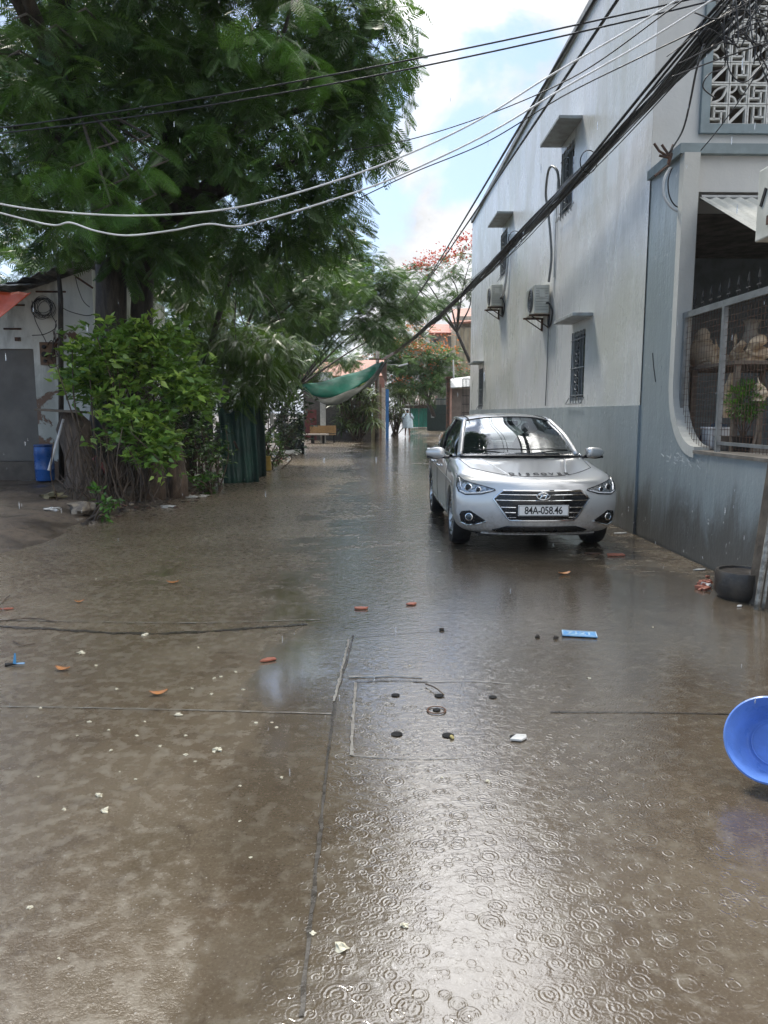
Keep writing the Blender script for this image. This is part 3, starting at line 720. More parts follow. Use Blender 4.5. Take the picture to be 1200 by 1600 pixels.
# drain holes of the cover slab: flat black discs, inner shade painted on
cov = thing('drain_cover', 'concrete drain cover slab with two rows of round holes in the middle of the lane', 'drain cover', gnd(690, 1120))
for px, py, r in ((618, 1087, .023), (686, 1088, .025), (770, 1090, .021), (620, 1148, .027), (700, 1150, .028), (806, 1153, .028), (682, 1110, .020)):
    p = gnd(px, py)
    MB().lathe([(r * 1.0, .0040), (r * .97, .0048), (r * .2, .0048)], 20, Matrix.Translation(p)).build('drain_hole_disc', M('hole shade', (.004, .004, .004), .95, bump=0), cov, smooth='all')
p = gnd(682, 1111)
MB().lathe([(.040, .005), (.043, .008), (.047, .008), (.050, .005)], 26, Matrix.Translation(p), False).build('lifting_ring', m_rust, cov, smooth=True)

# ------------------------------------------------------------ townhouse on the right
WX = 3.27; YF, YB, ZT = 8.85, 23.65, 7.28
bd = thing('townhouse', 'two-storey grey and blue painted townhouse filling the right side of the lane', 'building', (6, 16, 0))
def wall_holes(fix, axis, u0, u1, z0, z1, holes, thick, mat, name, parent, inward):
    us = sorted({u0, u1} | {h[0] for h in holes} | {h[1] for h in holes}); zs = sorted({z0, z1} | {h[2] for h in holes} | {h[3] for h in holes})
    P = (lambda u, z, d=0: (fix + d, u, z)) if axis == 'x' else (lambda u, z, d=0: (u, fix + d, z))
    mb = MB(); hole = lambda u, z: any(h[0] <= u <= h[1] and h[2] <= z <= h[3] for h in holes)
    for a, b in zip(us, us[1:]):
        for c, d in zip(zs, zs[1:]):
            if hole((a + b) / 2, (c + d) / 2): continue
            for dd in (0, inward * thick): mb.add([P(a, c, dd), P(b, c, dd), P(b, d, dd), P(a, d, dd)], [(0, 1, 2, 3)])
    for h in holes:
        for (a, c), (b, d) in (((h[0], h[2]), (h[1], h[2])), ((h[1], h[2]), (h[1], h[3])), ((h[1], h[3]), (h[0], h[3])), ((h[0], h[3]), (h[0], h[2]))):
            mb.add([P(a, c, 0), P(b, d, 0), P(b, d, inward * thick), P(a, c, inward * thick)], [(0, 1, 2, 3)])
    return mb.build(name, mat, parent, fixn=False)
wins = [(12.15, 12.95, 4.72, 5.74), (17.75, 18.6, 4.72, 5.74), (11.2, 11.95, 1.66, 2.72), (21.0, 21.8, 1.62, 2.72)]
sidew = wall_holes(WX, 'x', YF, YB, 1.56, ZT, wins, .18, m_wall, 'side_wall', bd, 1)
MB().bb(WX - .012, WX + .18, YF, YB, -.1, 1.56).build('painted_dado', m_blue, bd)
MB().bb(WX + .012, WX + .18, 8.0, YF, -.1, 4.12).build('porch_side_wall', m_blue, bd)
MB().bb(WX - .05, WX + .25, YF - .04, YB + .02, ZT, ZT + .10).build('parapet', M('weathered parapet coping', (.30, .31, .31), .6, col2=(.16, .17, .17)), bd)
MB().bb(WX + .002, 12, YB - .2, YB, -.1, ZT).build('rear_wall', m_wall, bd)
MB().bb(WX + .2, 12, YF + .2, YB - .2, ZT - .3, ZT - .1).build('roof_slab', m_conc, bd)
MB().bb(WX + .2, 12, YF + .0, YB - .2, 3.95, 4.10).build('floor_slab', m_conc, bd)
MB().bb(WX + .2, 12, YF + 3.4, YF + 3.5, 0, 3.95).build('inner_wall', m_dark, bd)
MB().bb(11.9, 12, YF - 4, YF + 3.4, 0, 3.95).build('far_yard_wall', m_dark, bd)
MB().bb(WX + .18, 12, 5, YF + 3.4, -.02, .06).build('yard_floor', m_conc, bd)
# upper front wall, with the opening for the pierced screen
SX0, SX1, SZ0, SZ1 = 3.90, 6.12, 4.73, 6.98
m_front = wall_paint('pale cream front paint', (.50, .50, .475), (.40, .40, .38), .35, .5)
wall_holes(YF - .003, 'y', WX, 12, 4.12, ZT + .8, [(SX0, SX1, SZ0, SZ1)], .2, m_front, 'front_wall', bd, 1)
fr = MB()
for a in ((SX0 - .10, SX0, SZ0 - .10, SZ1 + .1), (SX1, SX1 + .1, SZ0 - .10, SZ1 + .1), (SX0, SX1, SZ0 - .10, SZ0), (SX0, SX1, SZ1, SZ1 + .1)): fr.bb(a[0], a[1], YF - .055, YF + .02, a[2], a[3])
scr = fr.build('pierced_screen', m_teal, bd)
# pierced cement blocks, five patterns
m_block = M('white painted cement', (.62, .61, .56), .6, scale=20, bump=.3)
BS = .222
def blk(kind):
    s = BS; h = s / 2 - .004; t = .016; d = .05; mb = MB()
    def bar(x0, z0, x1, z1, w=.020):
        a, b = Vector((x0, 0, z0)), Vector((x1, 0, z1)); L = (b - a).length; an = math.atan2(z1 - z0, x1 - x0)
        mb.box((a + b) / 2, (L, d, w), Matrix.Rotation(-an, 3, 'Y'))
    mb.bb(-h, h, -d * .6, d * .6, h - t, h); mb.bb(-h, h, -d * .6, d * .6, -h, -h + t)
    mb.bb(-h, -h + t, -d * .59, d * .59, -h + t, h - t); mb.bb(h - t, h, -d * .59, d * .59, -h + t, h - t)
    q = h - t
    if kind == 'spiral':
        r = q * .42
        bar(-q * .45, q * .45, q, q * .45); bar(q * .45, q * .45, q * .45, -q); bar(q * .45, -q * .45, -q, -q * .45); bar(-q * .45, -q * .45, -q * .45, q)
    elif kind == 'leaf':
        for sg in (1, -1):
            P = [Vector((-q + 2 * q * k / 10 , 0, -q + 2 * q * k / 10)) + Vector((1, 0, -1)) * sg * .32 * q * math.sin(PI * k / 10) * 1.3 for k in range(11)]
            for a, b in zip(P, P[1:]): bar(a.x, a.z, b.x, b.z)
    elif kind == 'star':
        for cx, cz in ((-1, -1), (-1, 1), (1, 1), (1, -1)):
            a0 = {(-1, -1): 0, (1, -1): PI / 2, (1, 1): PI, (-1, 1): 1.5 * PI}[(cx, cz)]
            P = [Vector((cx * q + .78 * q * math.cos(a0 + PI / 2 * k / 6), 0, cz * q + .78 * q * math.sin(a0 + PI / 2 * k / 6))) for k in range(7)]
            for a, b in zip(P, P[1:]): bar(a.x, a.z, b.x, b.z)
    elif kind == 'slash':
        bar(-q, -q, q, q, .030)
    else:
        bar(-q * .35, -q, -q * .35, q); bar(-q * .35, -q * .2, q, -q * .2); bar(q * .55, -q * .2, q * .55, q)
    return mb
kinds = ['spiral', 'leaf', 'star', 'slash', 'step']; proto = {}
rows = [['spiral', 'slash', 'step', 'leaf'], ['leaf', 'star', 'spiral', 'slash'], ['slash', 'step', 'leaf', 'star'], ['star', 'spiral', 'slash', 'spiral'], ['step', 'leaf', 'star', 'step']]
nC, nR = int((SX1 - SX0) / BS), int((SZ1 - SZ0) / BS + .2)
for r in range(nR):
    for c in range(10):
        k = rows[r % 5][(c + (2 if r >= 5 else 0)) % 4] if c < 4 else kinds[(r * 2 + c * 3) % 5]
        cx = SX0 + BS * (c + .5); cz = SZ0 + BS * (r + .5)
        if k not in proto:
            b = blk(k).build('ventilation_block', m_block, None, origin=(0, 0, 0)); proto[k] = b; o = b
        else: o = proto[k].copy(); COL.objects.link(o)
        o.parent = scr; o.location = Vector((cx, YF + .02, cz)) - ORG[scr.name]
# screen frame origin is the building origin, blocks are offset from it
# porch beam, moulding, column
MB().bb(WX + .16, 12, 8.0, YF - .01, 3.76, 4.12).build('porch_beam', m_front, bd)
MB().bb(WX - .04, 12, 7.93, YF - .006, 4.12, 4.22).build('moulding', m_teal, bd)
MB().bb(WX - .006, WX + .16, 7.90, 8.01, 1.7, 4.12).build('corner_column', m_cream, bd)
# low wall with the rounded end, beside the yard
prof = [(5.0, -.1), (8.0, -.1), (8.0, 1.75)] + [(8.0 - .12 - .62 * (1 - math.cos(t)), 1.80 - .73 * math.sin(t)) for t in [PI / 2 * k / 12 for k in range(13)]] + [(5.0, 1.07)]
MB().prism(prof, WX - .0, WX + .13, 'x').build('low_wall', m_blue, bd)
tr = [Vector((WX + .06, 8.0 - .07, 3.7)), Vector((WX + .06, 7.93, 2.8)), Vector((WX + .06, 7.93, 1.95))] + [Vector((WX + .06, 7.93 - .64 * (1 - math.cos(t)), 1.80 - .72 * math.sin(t))) for t in [PI / 2 * k / 12 for k in range(13)]]
tb = MB(); vs = []
for i, p in enumerate(tr):
    tg = (tr[min(i + 1, len(tr) - 1)] - tr[max(i - 1, 0)]).normalized(); nn = Vector((0, tg.z, -tg.y)) * .055
    for xx in (-.075, .085): vs += [p + nn + Vector((xx, 0, 0)), p - nn + Vector((xx, 0, 0))]
k = len(tr); tb.add(vs, sum([[(4 * i, 4 * i + 1, 4 * i + 5, 4 * i + 4), (4 * i + 1, 4 * i + 3, 4 * i + 7, 4 * i + 5), (4 * i + 3, 4 * i + 2, 4 * i + 6, 4 * i + 7), (4 * i + 2, 4 * i, 4 * i + 4, 4 * i + 6)] for i in range(k - 1)], []) + [(0, 1, 3, 2), (4 * k - 4, 4 * k - 3, 4 * k - 1, 4 * k - 2)])
tb.build('opening_trim', m_cream, bd)
MB().bb(WX - .02, WX + .15, 5.0, 7.30, 1.07, 1.10).build('sill', m_conc, bd)
# window frames, bars and hoods
m_dkglass = M('dark window pane', (.02, .025, .03), .06, bump=0)
hood_mat = M('mossy concrete hood', (.33, .36, .37), .6, scale=7, col2=(.24, .25, .24))
for (a, b, c, d), (h0, h1, pr_) in zip(wins, ((11.75, 13.0, .36), (17.1, 18.4, .36), (10.85, 11.95, .30), (20.9, 21.9, .30))):
    f = MB()
    for q in ((a, a + .05, c, d), (b - .05, b, c, d), (a + .05, b - .05, c, c + .05), (a + .05, b - .05, d - .05, d), ((a + b) / 2 - .02, (a + b) / 2 + .02, c + .05, d - .05)):
        f.bb(WX + .03, WX + .08, q[0], q[1], q[2], q[3])
    w = f.build('window', m_steel, bd)
    MB().bb(WX + .10, WX + .115, a, b, c, d).build('pane', m_dkglass, w)
    gb = MB()
    for k in range(5): gb.tube([(WX - .01, a + (b - a) * (k + .5) / 5, c - .05), (WX - .01, a + (b - a) * (k + .5) / 5, d)], .007, 5)
    for z in (c + .08, c + .5, d - .12): gb.tube([(WX - .01, a, z), (WX - .01, b, z)], .008, 5)
    for k in range(9): z = c + .1 + (d - c - .2) * k / 8; gb.tube([(WX - .01, (a + b) / 2 + .1 * math.cos(t), z + .04 * math.sin(t)) for t in [k2 * PI / 5 for k2 in range(11)]], .005, 4)
    gb.tube([(WX - .06, a - .04, c - .05), (WX - .06, b + .04, c - .05)], .008, 5); gb.tube([(WX - .06, a - .04, c - .05), (WX, a - .04, c + .05)], .008, 5); gb.tube([(WX - .06, b + .04, c - .05), (WX, b + .04, c + .05)], .008, 5)
    gb.build('window_bars', m_steel, w)
    MB().bb(WX - pr_, WX + .002, h0, h1, d + .14, d + .19).build('window_hood', hood_mat, bd, bevel=.008)
# air conditioner units on brackets
def ac(loc, label, stain):
    t = local_thing('air_conditioner', label, 'air conditioner', loc, 'outdoor cooling units on the side wall')
    t.scale = (.9, .9, .9)
    b = MB().box((-.19, .40, .30), (.30, .80, .56)).build('casing', m_acbody, t, bevel=.02)
    fan = MB()
    for r in (.08, .13, .18, .22): fan.tube([(-.352, .33 + r * math.cos(q), .30 + r * math.sin(q)) for q in [k * PI / 12 for k in range(25)]], .006, 5)
    for k in range(8): q = k * PI / 4; fan.tube([(-.35, .33 + .04 * math.cos(q), .30 + .04 * math.sin(q)), (-.35, .33 + .22 * math.cos(q), .30 + .22 * math.sin(q))], .005, 5)
    fan.build('fan_guard', m_steel, t)
    MB().lathe([(.23, 0), (.215, -.004), (.05, -.006)], 30, Matrix.Translation((-.341, .33, .30)) @ Matrix.Rotation(PI / 2, 4, 'Y')).build('fan_opening', m_black, t)
    MB().box((-.19, -.008, .40), (.12, .016, .14)).build('valve_cover', m_acbody, t, bevel=.004)
    lv = MB()
    for k in range(9): lv.box((-.19, -.003, .10 + .05 * k), (.25, .010, .006))
    lv.build('side_louvres', M('louvre shade', (.22, .22, .19), .6), t)
    for yy in (.12, .68):
        br = MB().box((-.20, yy, 0), (.42, .04, .035)).box((-.02, yy, -.12), (.035, .04, .26))
        br.tube([(-.36, yy, -.015), (-.03, yy, -.23)], .012, 5); br.build('bracket', m_rust, t)
    MB().tube(curve_pts([(-.10, -.01, .22), (-.08, -.12, .20), (-.02, -.16, .05), (-.02, -.10, -.16), (-.04, -.03, -.24), (-.04, .06, -.18), (-.03, .1, -.05)], 24), .017, 8).build('pipe', m_cable, t, smooth='all')
    return t
ac((WX, 13.35, 3.20), 'yellowed cooling unit on rusty brackets, the nearer one on the grey side wall', 0)
ac((WX, 18.0, 3.98), 'smaller-looking cooling unit near the far end of the grey side wall', 1)
def pipe(name, label, pts, r, mat, n=50, cat='pipe', group=None, seg=8):
    return tag(MB().tube(curve_pts(pts, n), r, seg).build(name, mat, None, smooth='all'), label, cat, group)
pipe('conduit', 'dark pipe looping up from the nearer cooling unit to the upper window', [(3.20, 13.3, 3.75), (3.22, 13.25, 4.2), (3.20, 13.45, 4.9), (3.15, 13.5, 5.3), (3.13, 13.2, 5.62), (3.2, 12.95, 5.5), (3.25, 12.95, 5.2)], .022, m_steel)
pipe('conduit', 'pale pipe curving from the farther cooling unit up beside the far upper window', [(3.2, 17.9, 4.2), (3.2, 17.6, 4.3), (3.22, 17.4, 4.8), (3.23, 17.4, 5.5)], .028, m_cablew)
pipe('conduit', 'thin straight pipe running down the wall below the nearer cooling unit', [(3.25, 13.45, 3.1), (3.25, 13.45, 2.4), (3.25, 13.5, 1.6)], .010, m_steel)
pipe('conduit', 'thin pipe between the two upper windows beside the looping pipe', [(3.25, 13.15, 3.8), (3.25, 13.12, 4.6), (3.25, 13.1, 5.4)], .010, m_cablew)
# yard opening: mesh panel with frame and spikes
gt = thing('mesh_fence_panel', 'grey steel wire mesh panel with spikes above the low blue wall on the right', 'fence', (WX + .05, 6.6, 1.1))
fx = WX + .07
f = MB().bb(fx - .02, fx + .02, 5.0, 7.88, 2.45, 2.51).bb(fx - .018, fx + .018, 7.82, 7.86, 1.5, 2.45)
for y in (6.95, 5.6): f.bb(fx - .022, fx + .022, y, y + .045, 1.10, 2.449)
f.bb(fx - .017, fx + .017, 5.0, 6.949, 1.17, 1.20)
f.build('frame', m_steel, gt)
mw = MB()
for k in range(48):
    y = 5.05 + k * .058
    if y < 7.82:
        z0 = 1.12 if y < 7.25 else 1.12 + .7 * (1 - math.sqrt(max(0, 1 - ((y - 7.25) / .62) ** 2)))
        mw.tube([(fx, y, z0), (fx, y, 2.45)], .0022, 4, False)
for k in range(23):
    z = 1.14 + k * .058; ye = 7.82 if z > 1.7 else 7.25 + .60 * math.sqrt(max(0, 1 - ((1.8 - z) / .7) ** 2))
    mw.tube([(fx + .004, 5.05, z), (fx + .004, ye, z)], .0022, 4, False)
mw.build('wire_mesh', m_rust, gt)
for k in range(15):
    y = 7.75 - k * .18
    sp = MB().tube([(fx + .05, y, 2.50), (fx + .05, y, 2.60), (fx + .05, y, 2.63), (fx + .05, y, 2.72)], [.007, .007, .016, .001], 6); sp.tube([(fx + .05, y - .035, 2.575), (fx + .05, y + .035, 2.575)], .007, 5)
    sp.build('spike', m_black, gt)
MB().bb(fx + .02, fx + .07, 5.0, 7.88, 2.46, 2.49).build('spike_rail', m_black, gt)
# awning under the beam
aw = MB().grid(lambda u, w: Vector((3.47 + 3.0 * u, 7.98 - 1.55 * w, 3.70 - .80 * w + .012 * math.sin(u * 150))), 150, 2)
tag(aw.build('awning', M('pale ribbed sheet', (.44, .44, .40), .5, col2=(.36, .36, .32)), None, solid=.006), 'pale ribbed awning sloping down under the cream porch beam', 'awning')
rr = MB().tube([(3.48, 7.96, 3.69), (7, 7.96, 3.69)], .03, 8)
tag(rr.build('awning_roller', m_steel, None), 'grey roller tube along the top of the pale awning', 'roller')

# shelf with pots and carved wood in the yard
m_wood = M('carved pale wood', (.62, .48, .32), .6, scale=9, col2=(.38, .26, .15), bump=.5)
m_oldwood = M('grey shelf boards', (.16, .13, .10), .7, scale=8)
sh = thing('shelf', 'grey wooden shelf rack carrying pots and carvings behind the wire mesh', 'shelf', (4.0, 7.6, 0))
for z in (1.05, 1.95): MB().bb(3.50, 4.6, 7.05, 8.60, z - .02, z + .015).build('board', m_oldwood, sh)
for x, y in ((3.55, 7.1), (3.55, 8.05), (4.55, 7.1), (4.55, 8.5)): MB().bb(x - .025, x + .025, y - .025, y + .025, .05, 1.93).build('leg', m_oldwood, sh)
def pot(name, label, loc, prof, mat, cat='pot', n=28):
    return tag(MB().lathe(prof, n, Matrix.Translation(loc)).build(name, mat, None, smooth=True, origin=loc), label, cat)
m_clay = M('pale clay', (.62, .52, .38), .55, scale=5, col2=(.46, .36, .25))
def P3(px, py, X): d = _ray(px, py); return Vector((0, 0, EYE)) + d * (X / d.x)
pj = pot('clay_jar', 'round pale clay jar with a lid at the left end of the shelf', (3.75, 8.33, 1.965), [(r * .74, h * .78) for r, h in [(.07, 0), (.15, .05), (.20, .16), (.205, .26), (.17, .33), (.13, .36), (.14, .375), (.12, .40), (.10, .42), (.11, .48), (.06, .55), (.0, .57)]], m_clay)
pot('clay_jar', 'tall grey vase with flared mouth on the shelf behind the mesh', (3.95, 7.66, 1.965), [(r * .8, h * .95) for r, h in [(.06, 0), (.10, .08), (.12, .2), (.10, .30), (.07, .37), (.09, .44), (.12, .47), (.09, .47)]], M('grey clay', (.25, .22, .17), .6))
def carving(label, loc, w_, h_, seed, mat=m_wood, sides=0):
    mb = MB(); c = Vector(loc)
    for q in range(3):          # three twisting lobes grown into one piece
        def fn(u, w, q=q):
            th = w * 2 * PI; r = w_ * .5 * (.55 + .35 * math.sin(u * PI * 1.7 + seed + q * 2)) * (1 - .8 * max(0, u - .65) / .35)
            r *= 1 + .7 * noise.noise(Vector((math.cos(th) * 1.6, math.sin(th) * 1.6, u * 4 + seed + q * 9)))
            off = Vector((math.cos(q * 2.1 + u * 2 + seed), math.sin(q * 2.1 + u * 2 + seed), 0)) * w_ * .22
            return c + off + Vector((r * math.cos(th), r * math.sin(th), u * h_ * (1 - .22 * q)))
        mb.grid(fn, 18, 16)
    return tag(mb.build('wood_carving', mat, None, smooth='all', fixn=False), label, 'carving', 'carved wood ornaments on the shelf')
carving('tall root-like pale wood carving in the middle of the shelf', (3.80, 7.60, 1.965), .16, .30, 1.)
carving('wide shell-shaped wood carving near the right end of the shelf', (3.80, 7.28, 1.965), .24, .26, 3.4)
carving('narrow upright wood slab carving against the mesh post', (3.60, 7.66, 1.965), .08, .26, 6.1)
carving('small grey carving between the lidded jar and the tall root carving', (3.80, 7.95, 1.965), .13, .20, 9.1, m_clay)
carving('carved mask-like piece held low on a thin stake', (3.70, 6.96, 1.58), .13, .22, 12.3, m_clay)
carving('rough root carving under the shelf beside the mesh post', (3.68, 7.5, 1.42), .15, .45, 15.3)
carving('small pale carving lying beside the lidded jar', (3.66, 8.05, 1.965), .14, .08, 21.3, m_clay)
carving('reddish carving behind the shell-shaped carving', (4.0, 7.25, 1.965), .12, .22, 25.1, M('reddish carved wood', (.22, .10, .07), .6))
tag(MB().tube(curve_pts([(3.66, 6.96, 1.1), (3.70, 6.96, 1.3), (3.70, 6.96, 1.60)], 8), .015, 6).build('stake', m_oldwood, None), 'thin stake carrying the low mask-like carving', 'stake')
bs = local_thing('storage_box', 'white plastic box at the bottom of the rounded opening', 'box', (3.62, 7.55, 1.10))
MB().bb(-.12, .12, -.13, .13, 0, .20).build('tub', M('white plastic', (.6, .6, .6), .4), bs, bevel=.01); MB().bb(-.13, .13, -.14, .14, .20, .225).build('lid', M('white lid', (.66, .66, .66), .4), bs, bevel=.008)
tag(MB().bb(3.42, 4.3, 6.2, 7.9, .92, 1.095).build('stone_bench', m_conc, None), 'low concrete bench under the shelf just behind the low wall', 'bench')
tag(MB().blob((3.70, 7.75, 1.22), (.16, .15, .14), 10, .3, 2).build('cloth_bundle', M('dark blue cloth', (.05, .08, .12), .9), None, smooth='all'), 'dark blue cloth bundle lying low in the rounded opening', 'bundle')
pt = local_thing('potted_plant', 'bushy bright green plant in a small dark pot behind the mesh', 'plant', (3.62, 7.05, 1.10)); POTPLANT = pt
MB().lathe([(.07, 0), (.10, .14), (.11, .15), (.09, .15), (.085, .12)], 20).build('pot', m_black, pt, smooth=True)
tag(MB().lathe([(.09, 0), (.12, .13), (.13, .14), (.11, .14), (.1, .1)], 20, Matrix.Translation((3.58, 7.28, 1.10))).build('empty_pot', m_conc, None, smooth=True), 'grey empty flower pot beside the mesh post', 'pot')

# ------------------------------------------------------------ pole at the right edge with meter box, white pipe, pot at its foot
pol = thing('utility_pole', 'weathered brown concrete utility pole at the right edge carrying the cables', 'pole', (3.06, 5.45, 0))
m_pole = M('stained brown concrete', (.115, .095, .072), .6, scale=6, bump=.7, bscale=22, col2=(.055, .045, .035))
MB().add([(x + .085 * z, y, z) for z in (-.2, 7.2) for x, y in ((2.98, 5.36), (3.20, 5.36), (3.20, 5.60), (2.98, 5.60))], [(3, 2, 1, 0), (4, 5, 6, 7), (0, 1, 5, 4), (1, 2, 6, 5), (2, 3, 7, 6), (3, 0, 4, 7)]).build('shaft', m_pole, pol, bevel=.02)
MB().prism([(2.95, 5.28), (4.1, 5.28), (4.1, 5.36), (2.95, 5.36)], 4.95, 5.05, 'z').build('crossarm', m_steel, pol)
for i, (dx, r) in enumerate(((0, .020), (.045, .012))):
    pts = [(2.93 + dx, 5.34 - .01 * i, 0.0), (3.01 + dx, 5.34, .9), (3.06 + dx, 5.33, 1.6), (3.14 + dx, 5.33, 2.5), (3.19 + dx, 5.34, 3.0)]
    MB().tube(curve_pts(pts, 40), r, 8).build('conduit', M('dirty white pipe', (.38, .37, .33), .5, scale=18, col2=(.14, .13, .11)), pol, smooth='all')
mb_ = thing('meter_box', 'cream metal electricity meter box fixed high on the pole at the right edge', 'meter box', (2.9, 5.25, 2.66))
bx = MB().bb(2.735, 3.10, 5.12, 5.34, 2.66, 3.14).build('casing', m_acbody, mb_, bevel=.01)
for hz_ in (2.74, 3.02): MB().bb(2.723, 2.733, 5.14, 5.18, hz_, hz_ + .06).build('hinge', m_rust, mb_)
MB().bb(2.80, 3.3, 5.342, 5.36, 2.82, 2.86).build('mounting_bar', m_rust, mb_)
MB().box((2.731, 5.25, 2.94), (.008, .03, .12), Matrix.Rotation(.5, 3, 'X')).build('slot', m_black, mb_)
tp = gnd(1152, 938)
tb = local_thing('round_trough', 'dark round concrete trough at the foot of the right-hand pole', 'trough', (tp.x + .08, tp.y + .10, 0))
MB().lathe([(.17, 0), (.205, .05), (.205, .20), (.197, .222), (.178, .222), (.172, .205), (.0, .20)], 36).build('bowl', M('wet dark concrete', (.075, .062, .048), .4, bump=.8, col2=(.035, .03, .026)), tb, smooth=True)

# scrape marks on the blue wall: pale paint scuffs
m_scuff = M('pale paint scuff', (.52, .55, .56), .6)
sc = MB()
for i in range(26):
    y = 7.62 + random.gauss(0, .22); z = .97 + random.gauss(0, .05)
    if z > 1.03 and y < 7.3: continue
    a = random.uniform(-.6, .6); L = random.uniform(.02, .09); w = random.uniform(.004, .012)
    sc.box((WX - .0125 + (0.013 if y < 8.0 else 0), y, z), (.003, L, w), Matrix.Rotation(a, 3, 'X'))
sc.build('paint_scuffs', m_scuff, bd)
for pts in (((8.55, 2.15), (8.50, 2.0), (8.42, 1.82)),):
    MB().tube([(WX + .01, y, z) for y, z in pts], .006, 5).build('wall_crack', m_black, bd)
# ------------------------------------------------------------ foliage builders
def quad_mesh(name, V, F, rnd, mat, parent=None, origin=None):
    me = bpy.data.meshes.new(name); nv, nf = len(V), len(F)
    org = ORG[parent.name] if parent is not None else Vector(origin if origin is not None else (0, 0, 0))
    V = V - np.array(org)
    me.vertices.add(nv); me.vertices.foreach_set('co', V.astype(np.float32).ravel())
    me.loops.add(nf * 4); me.loops.foreach_set('vertex_index', F.astype(np.int32).ravel())
    me.polygons.add(nf); me.polygons.foreach_set('loop_start', np.arange(0, nf * 4, 4, dtype=np.int32))
    at_ = me.attributes.new('rnd', 'FLOAT', 'FACE'); at_.data.foreach_set('value', rnd.astype(np.float32))
    me.update(calc_edges=True); me.materials.append(mat)
    o = bpy.data.objects.new(name, me); COL.objects.link(o)
    if parent is not None: o.parent = parent
    else: o.location = org
    ORG[o.name] = Vector(org)
    return o
def frond(N=11, plen=.30, pw=.055, droop=.28, angle=62, leaflets=0):
    V = []; F = []
    def q(a, b, c, d):
        n = len(V); V.extend([a, b, c, d]); F.append((n, n + 1, n + 2, n + 3))
    ax = lambda t: np.array([t * (1 - .10 * t), 0, -droop * t * t])
    for k in range(3):
        a, b = ax(k / 3), ax((k + 1) / 3); w = np.array([0, .006, 0]); q(a - w, b - w * .7, b + w * .7, a + w)
    for i in range(N):
        t = .14 + .86 * i / (N - 1); L = plen * (math.sin(PI * (t * .82 + .12)) ** .8); c = ax(t)
        for s in (1, -1):
            an = R(angle - 18 * t); d = np.array([math.cos(an), s * math.sin(an), -.18 - .2 * t]); e = np.array([-s * math.sin(an), math.cos(an), 0])
            if leaflets:
                for j in range(leaflets):
                    u = .1 + .9 * j / leaflets; p = c + d * L * u + np.array([0, 0, -.12 * L * u * u]); wl = pw * (1 - .55 * u ** 3); sp = L / leaflets * .80
                    for ss in (1, -1):
                        g = e * ss * wl + d * sp * .35
                        q(p, p + g * .5 + d * sp * .35, p + g, p + g * .5 - d * sp * .30)
            else:
                tip = c + d * L + np.array([0, 0, -.10 * L]); m = c + d * L * .5
                q(c, m + e * pw * .5, tip, m - e * pw * .5)
    return np.array(V), np.array(F)
def leaf(L=1., W=.42, fold=.12, droop=.15):
    V = np.array([(0, 0, 0), (.35 * L, W * .5, fold * W), (L, 0, -droop), (.35 * L, -W * .5, fold * W), (.7 * L, W * .36, -droop * .4), (.7 * L, -W * .36, -droop * .4), (.52 * L, 0, -.02), ])
    F = np.array([(0, 6, 4, 1), (6, 2, 4, 4), (0, 3, 5, 6), (6, 5, 2, 2)])
    V = np.array([(0, 0, 0), (.40 * L, W * .5, fold * W), (L, 0, -droop), (.40 * L, -W * .5, fold * W), (.5 * L, 0, -.03)])
    return V, np.array([(0, 4, 2, 1), (0, 3, 2, 4)])
def blade(L=1., W=.05, droop=.55, n=4):
    V = []; F = []
    for i in range(n + 1):
        t = i / n; w = W * math.sin(PI * (t * .9 + .08)) ** .6 * .5 if t < 1 else .001; x = L * (t - .25 * t * t); z = L * (.25 * t - droop * t * t)
        V += [(x, w, z), (x, -w, z)]
    for i in range(n): F.append((2 * i, 2 * i + 1, 2 * i + 3, 2 * i + 2))
    return np.array(V), np.array(F)
def frames(D, roll=.5):
    D = D / np.linalg.norm(D, axis=1, keepdims=True); up = np.tile(np.array([0, 0, 1.0]), (len(D), 1)) + RNG.normal(0, roll, D.shape)
    Yv = np.cross(up, D); Yv /= np.linalg.norm(Yv, axis=1, keepdims=True) + 1e-9; Zv = np.cross(D, Yv)
    return np.stack([D, Yv, Zv], axis=2)
def scatter(tmpls, O, D, sc, rnd, roll=.5):
    fr_ = frames(D, roll); VV = []; FF = []; RR = []; n0 = 0; pick = RNG.integers(0, len(tmpls), len(O))
    for k, (tv, tf) in enumerate(tmpls):
        ix = np.where(pick == k)[0]
        if not len(ix): continue
        v = np.einsum('nij,vj->nvi', fr_[ix], tv) * sc[ix][:, None, None] + O[ix][:, None, :]
        f = tf[None] + (np.arange(len(ix)) * len(tv))[:, None, None] + n0
        VV.append(v.reshape(-1, 3)); FF.append(f.reshape(-1, 4)); RR.append(np.repeat(rnd[ix], len(tf))); n0 += len(ix) * len(tv)
    return np.concatenate(VV), np.concatenate(FF), np.concatenate(RR)
def merge(parts):
    n = 0; V = []; F = []; Q = []
    for v, f, r in parts: V.append(v); F.append(f + n); Q.append(r); n += len(v)
    return np.concatenate(V), np.concatenate(F), np.concatenate(Q)
FR = [frond(), frond(9, .34, .06, .40, 66), frond(12, .26, .05, .15, 58)]
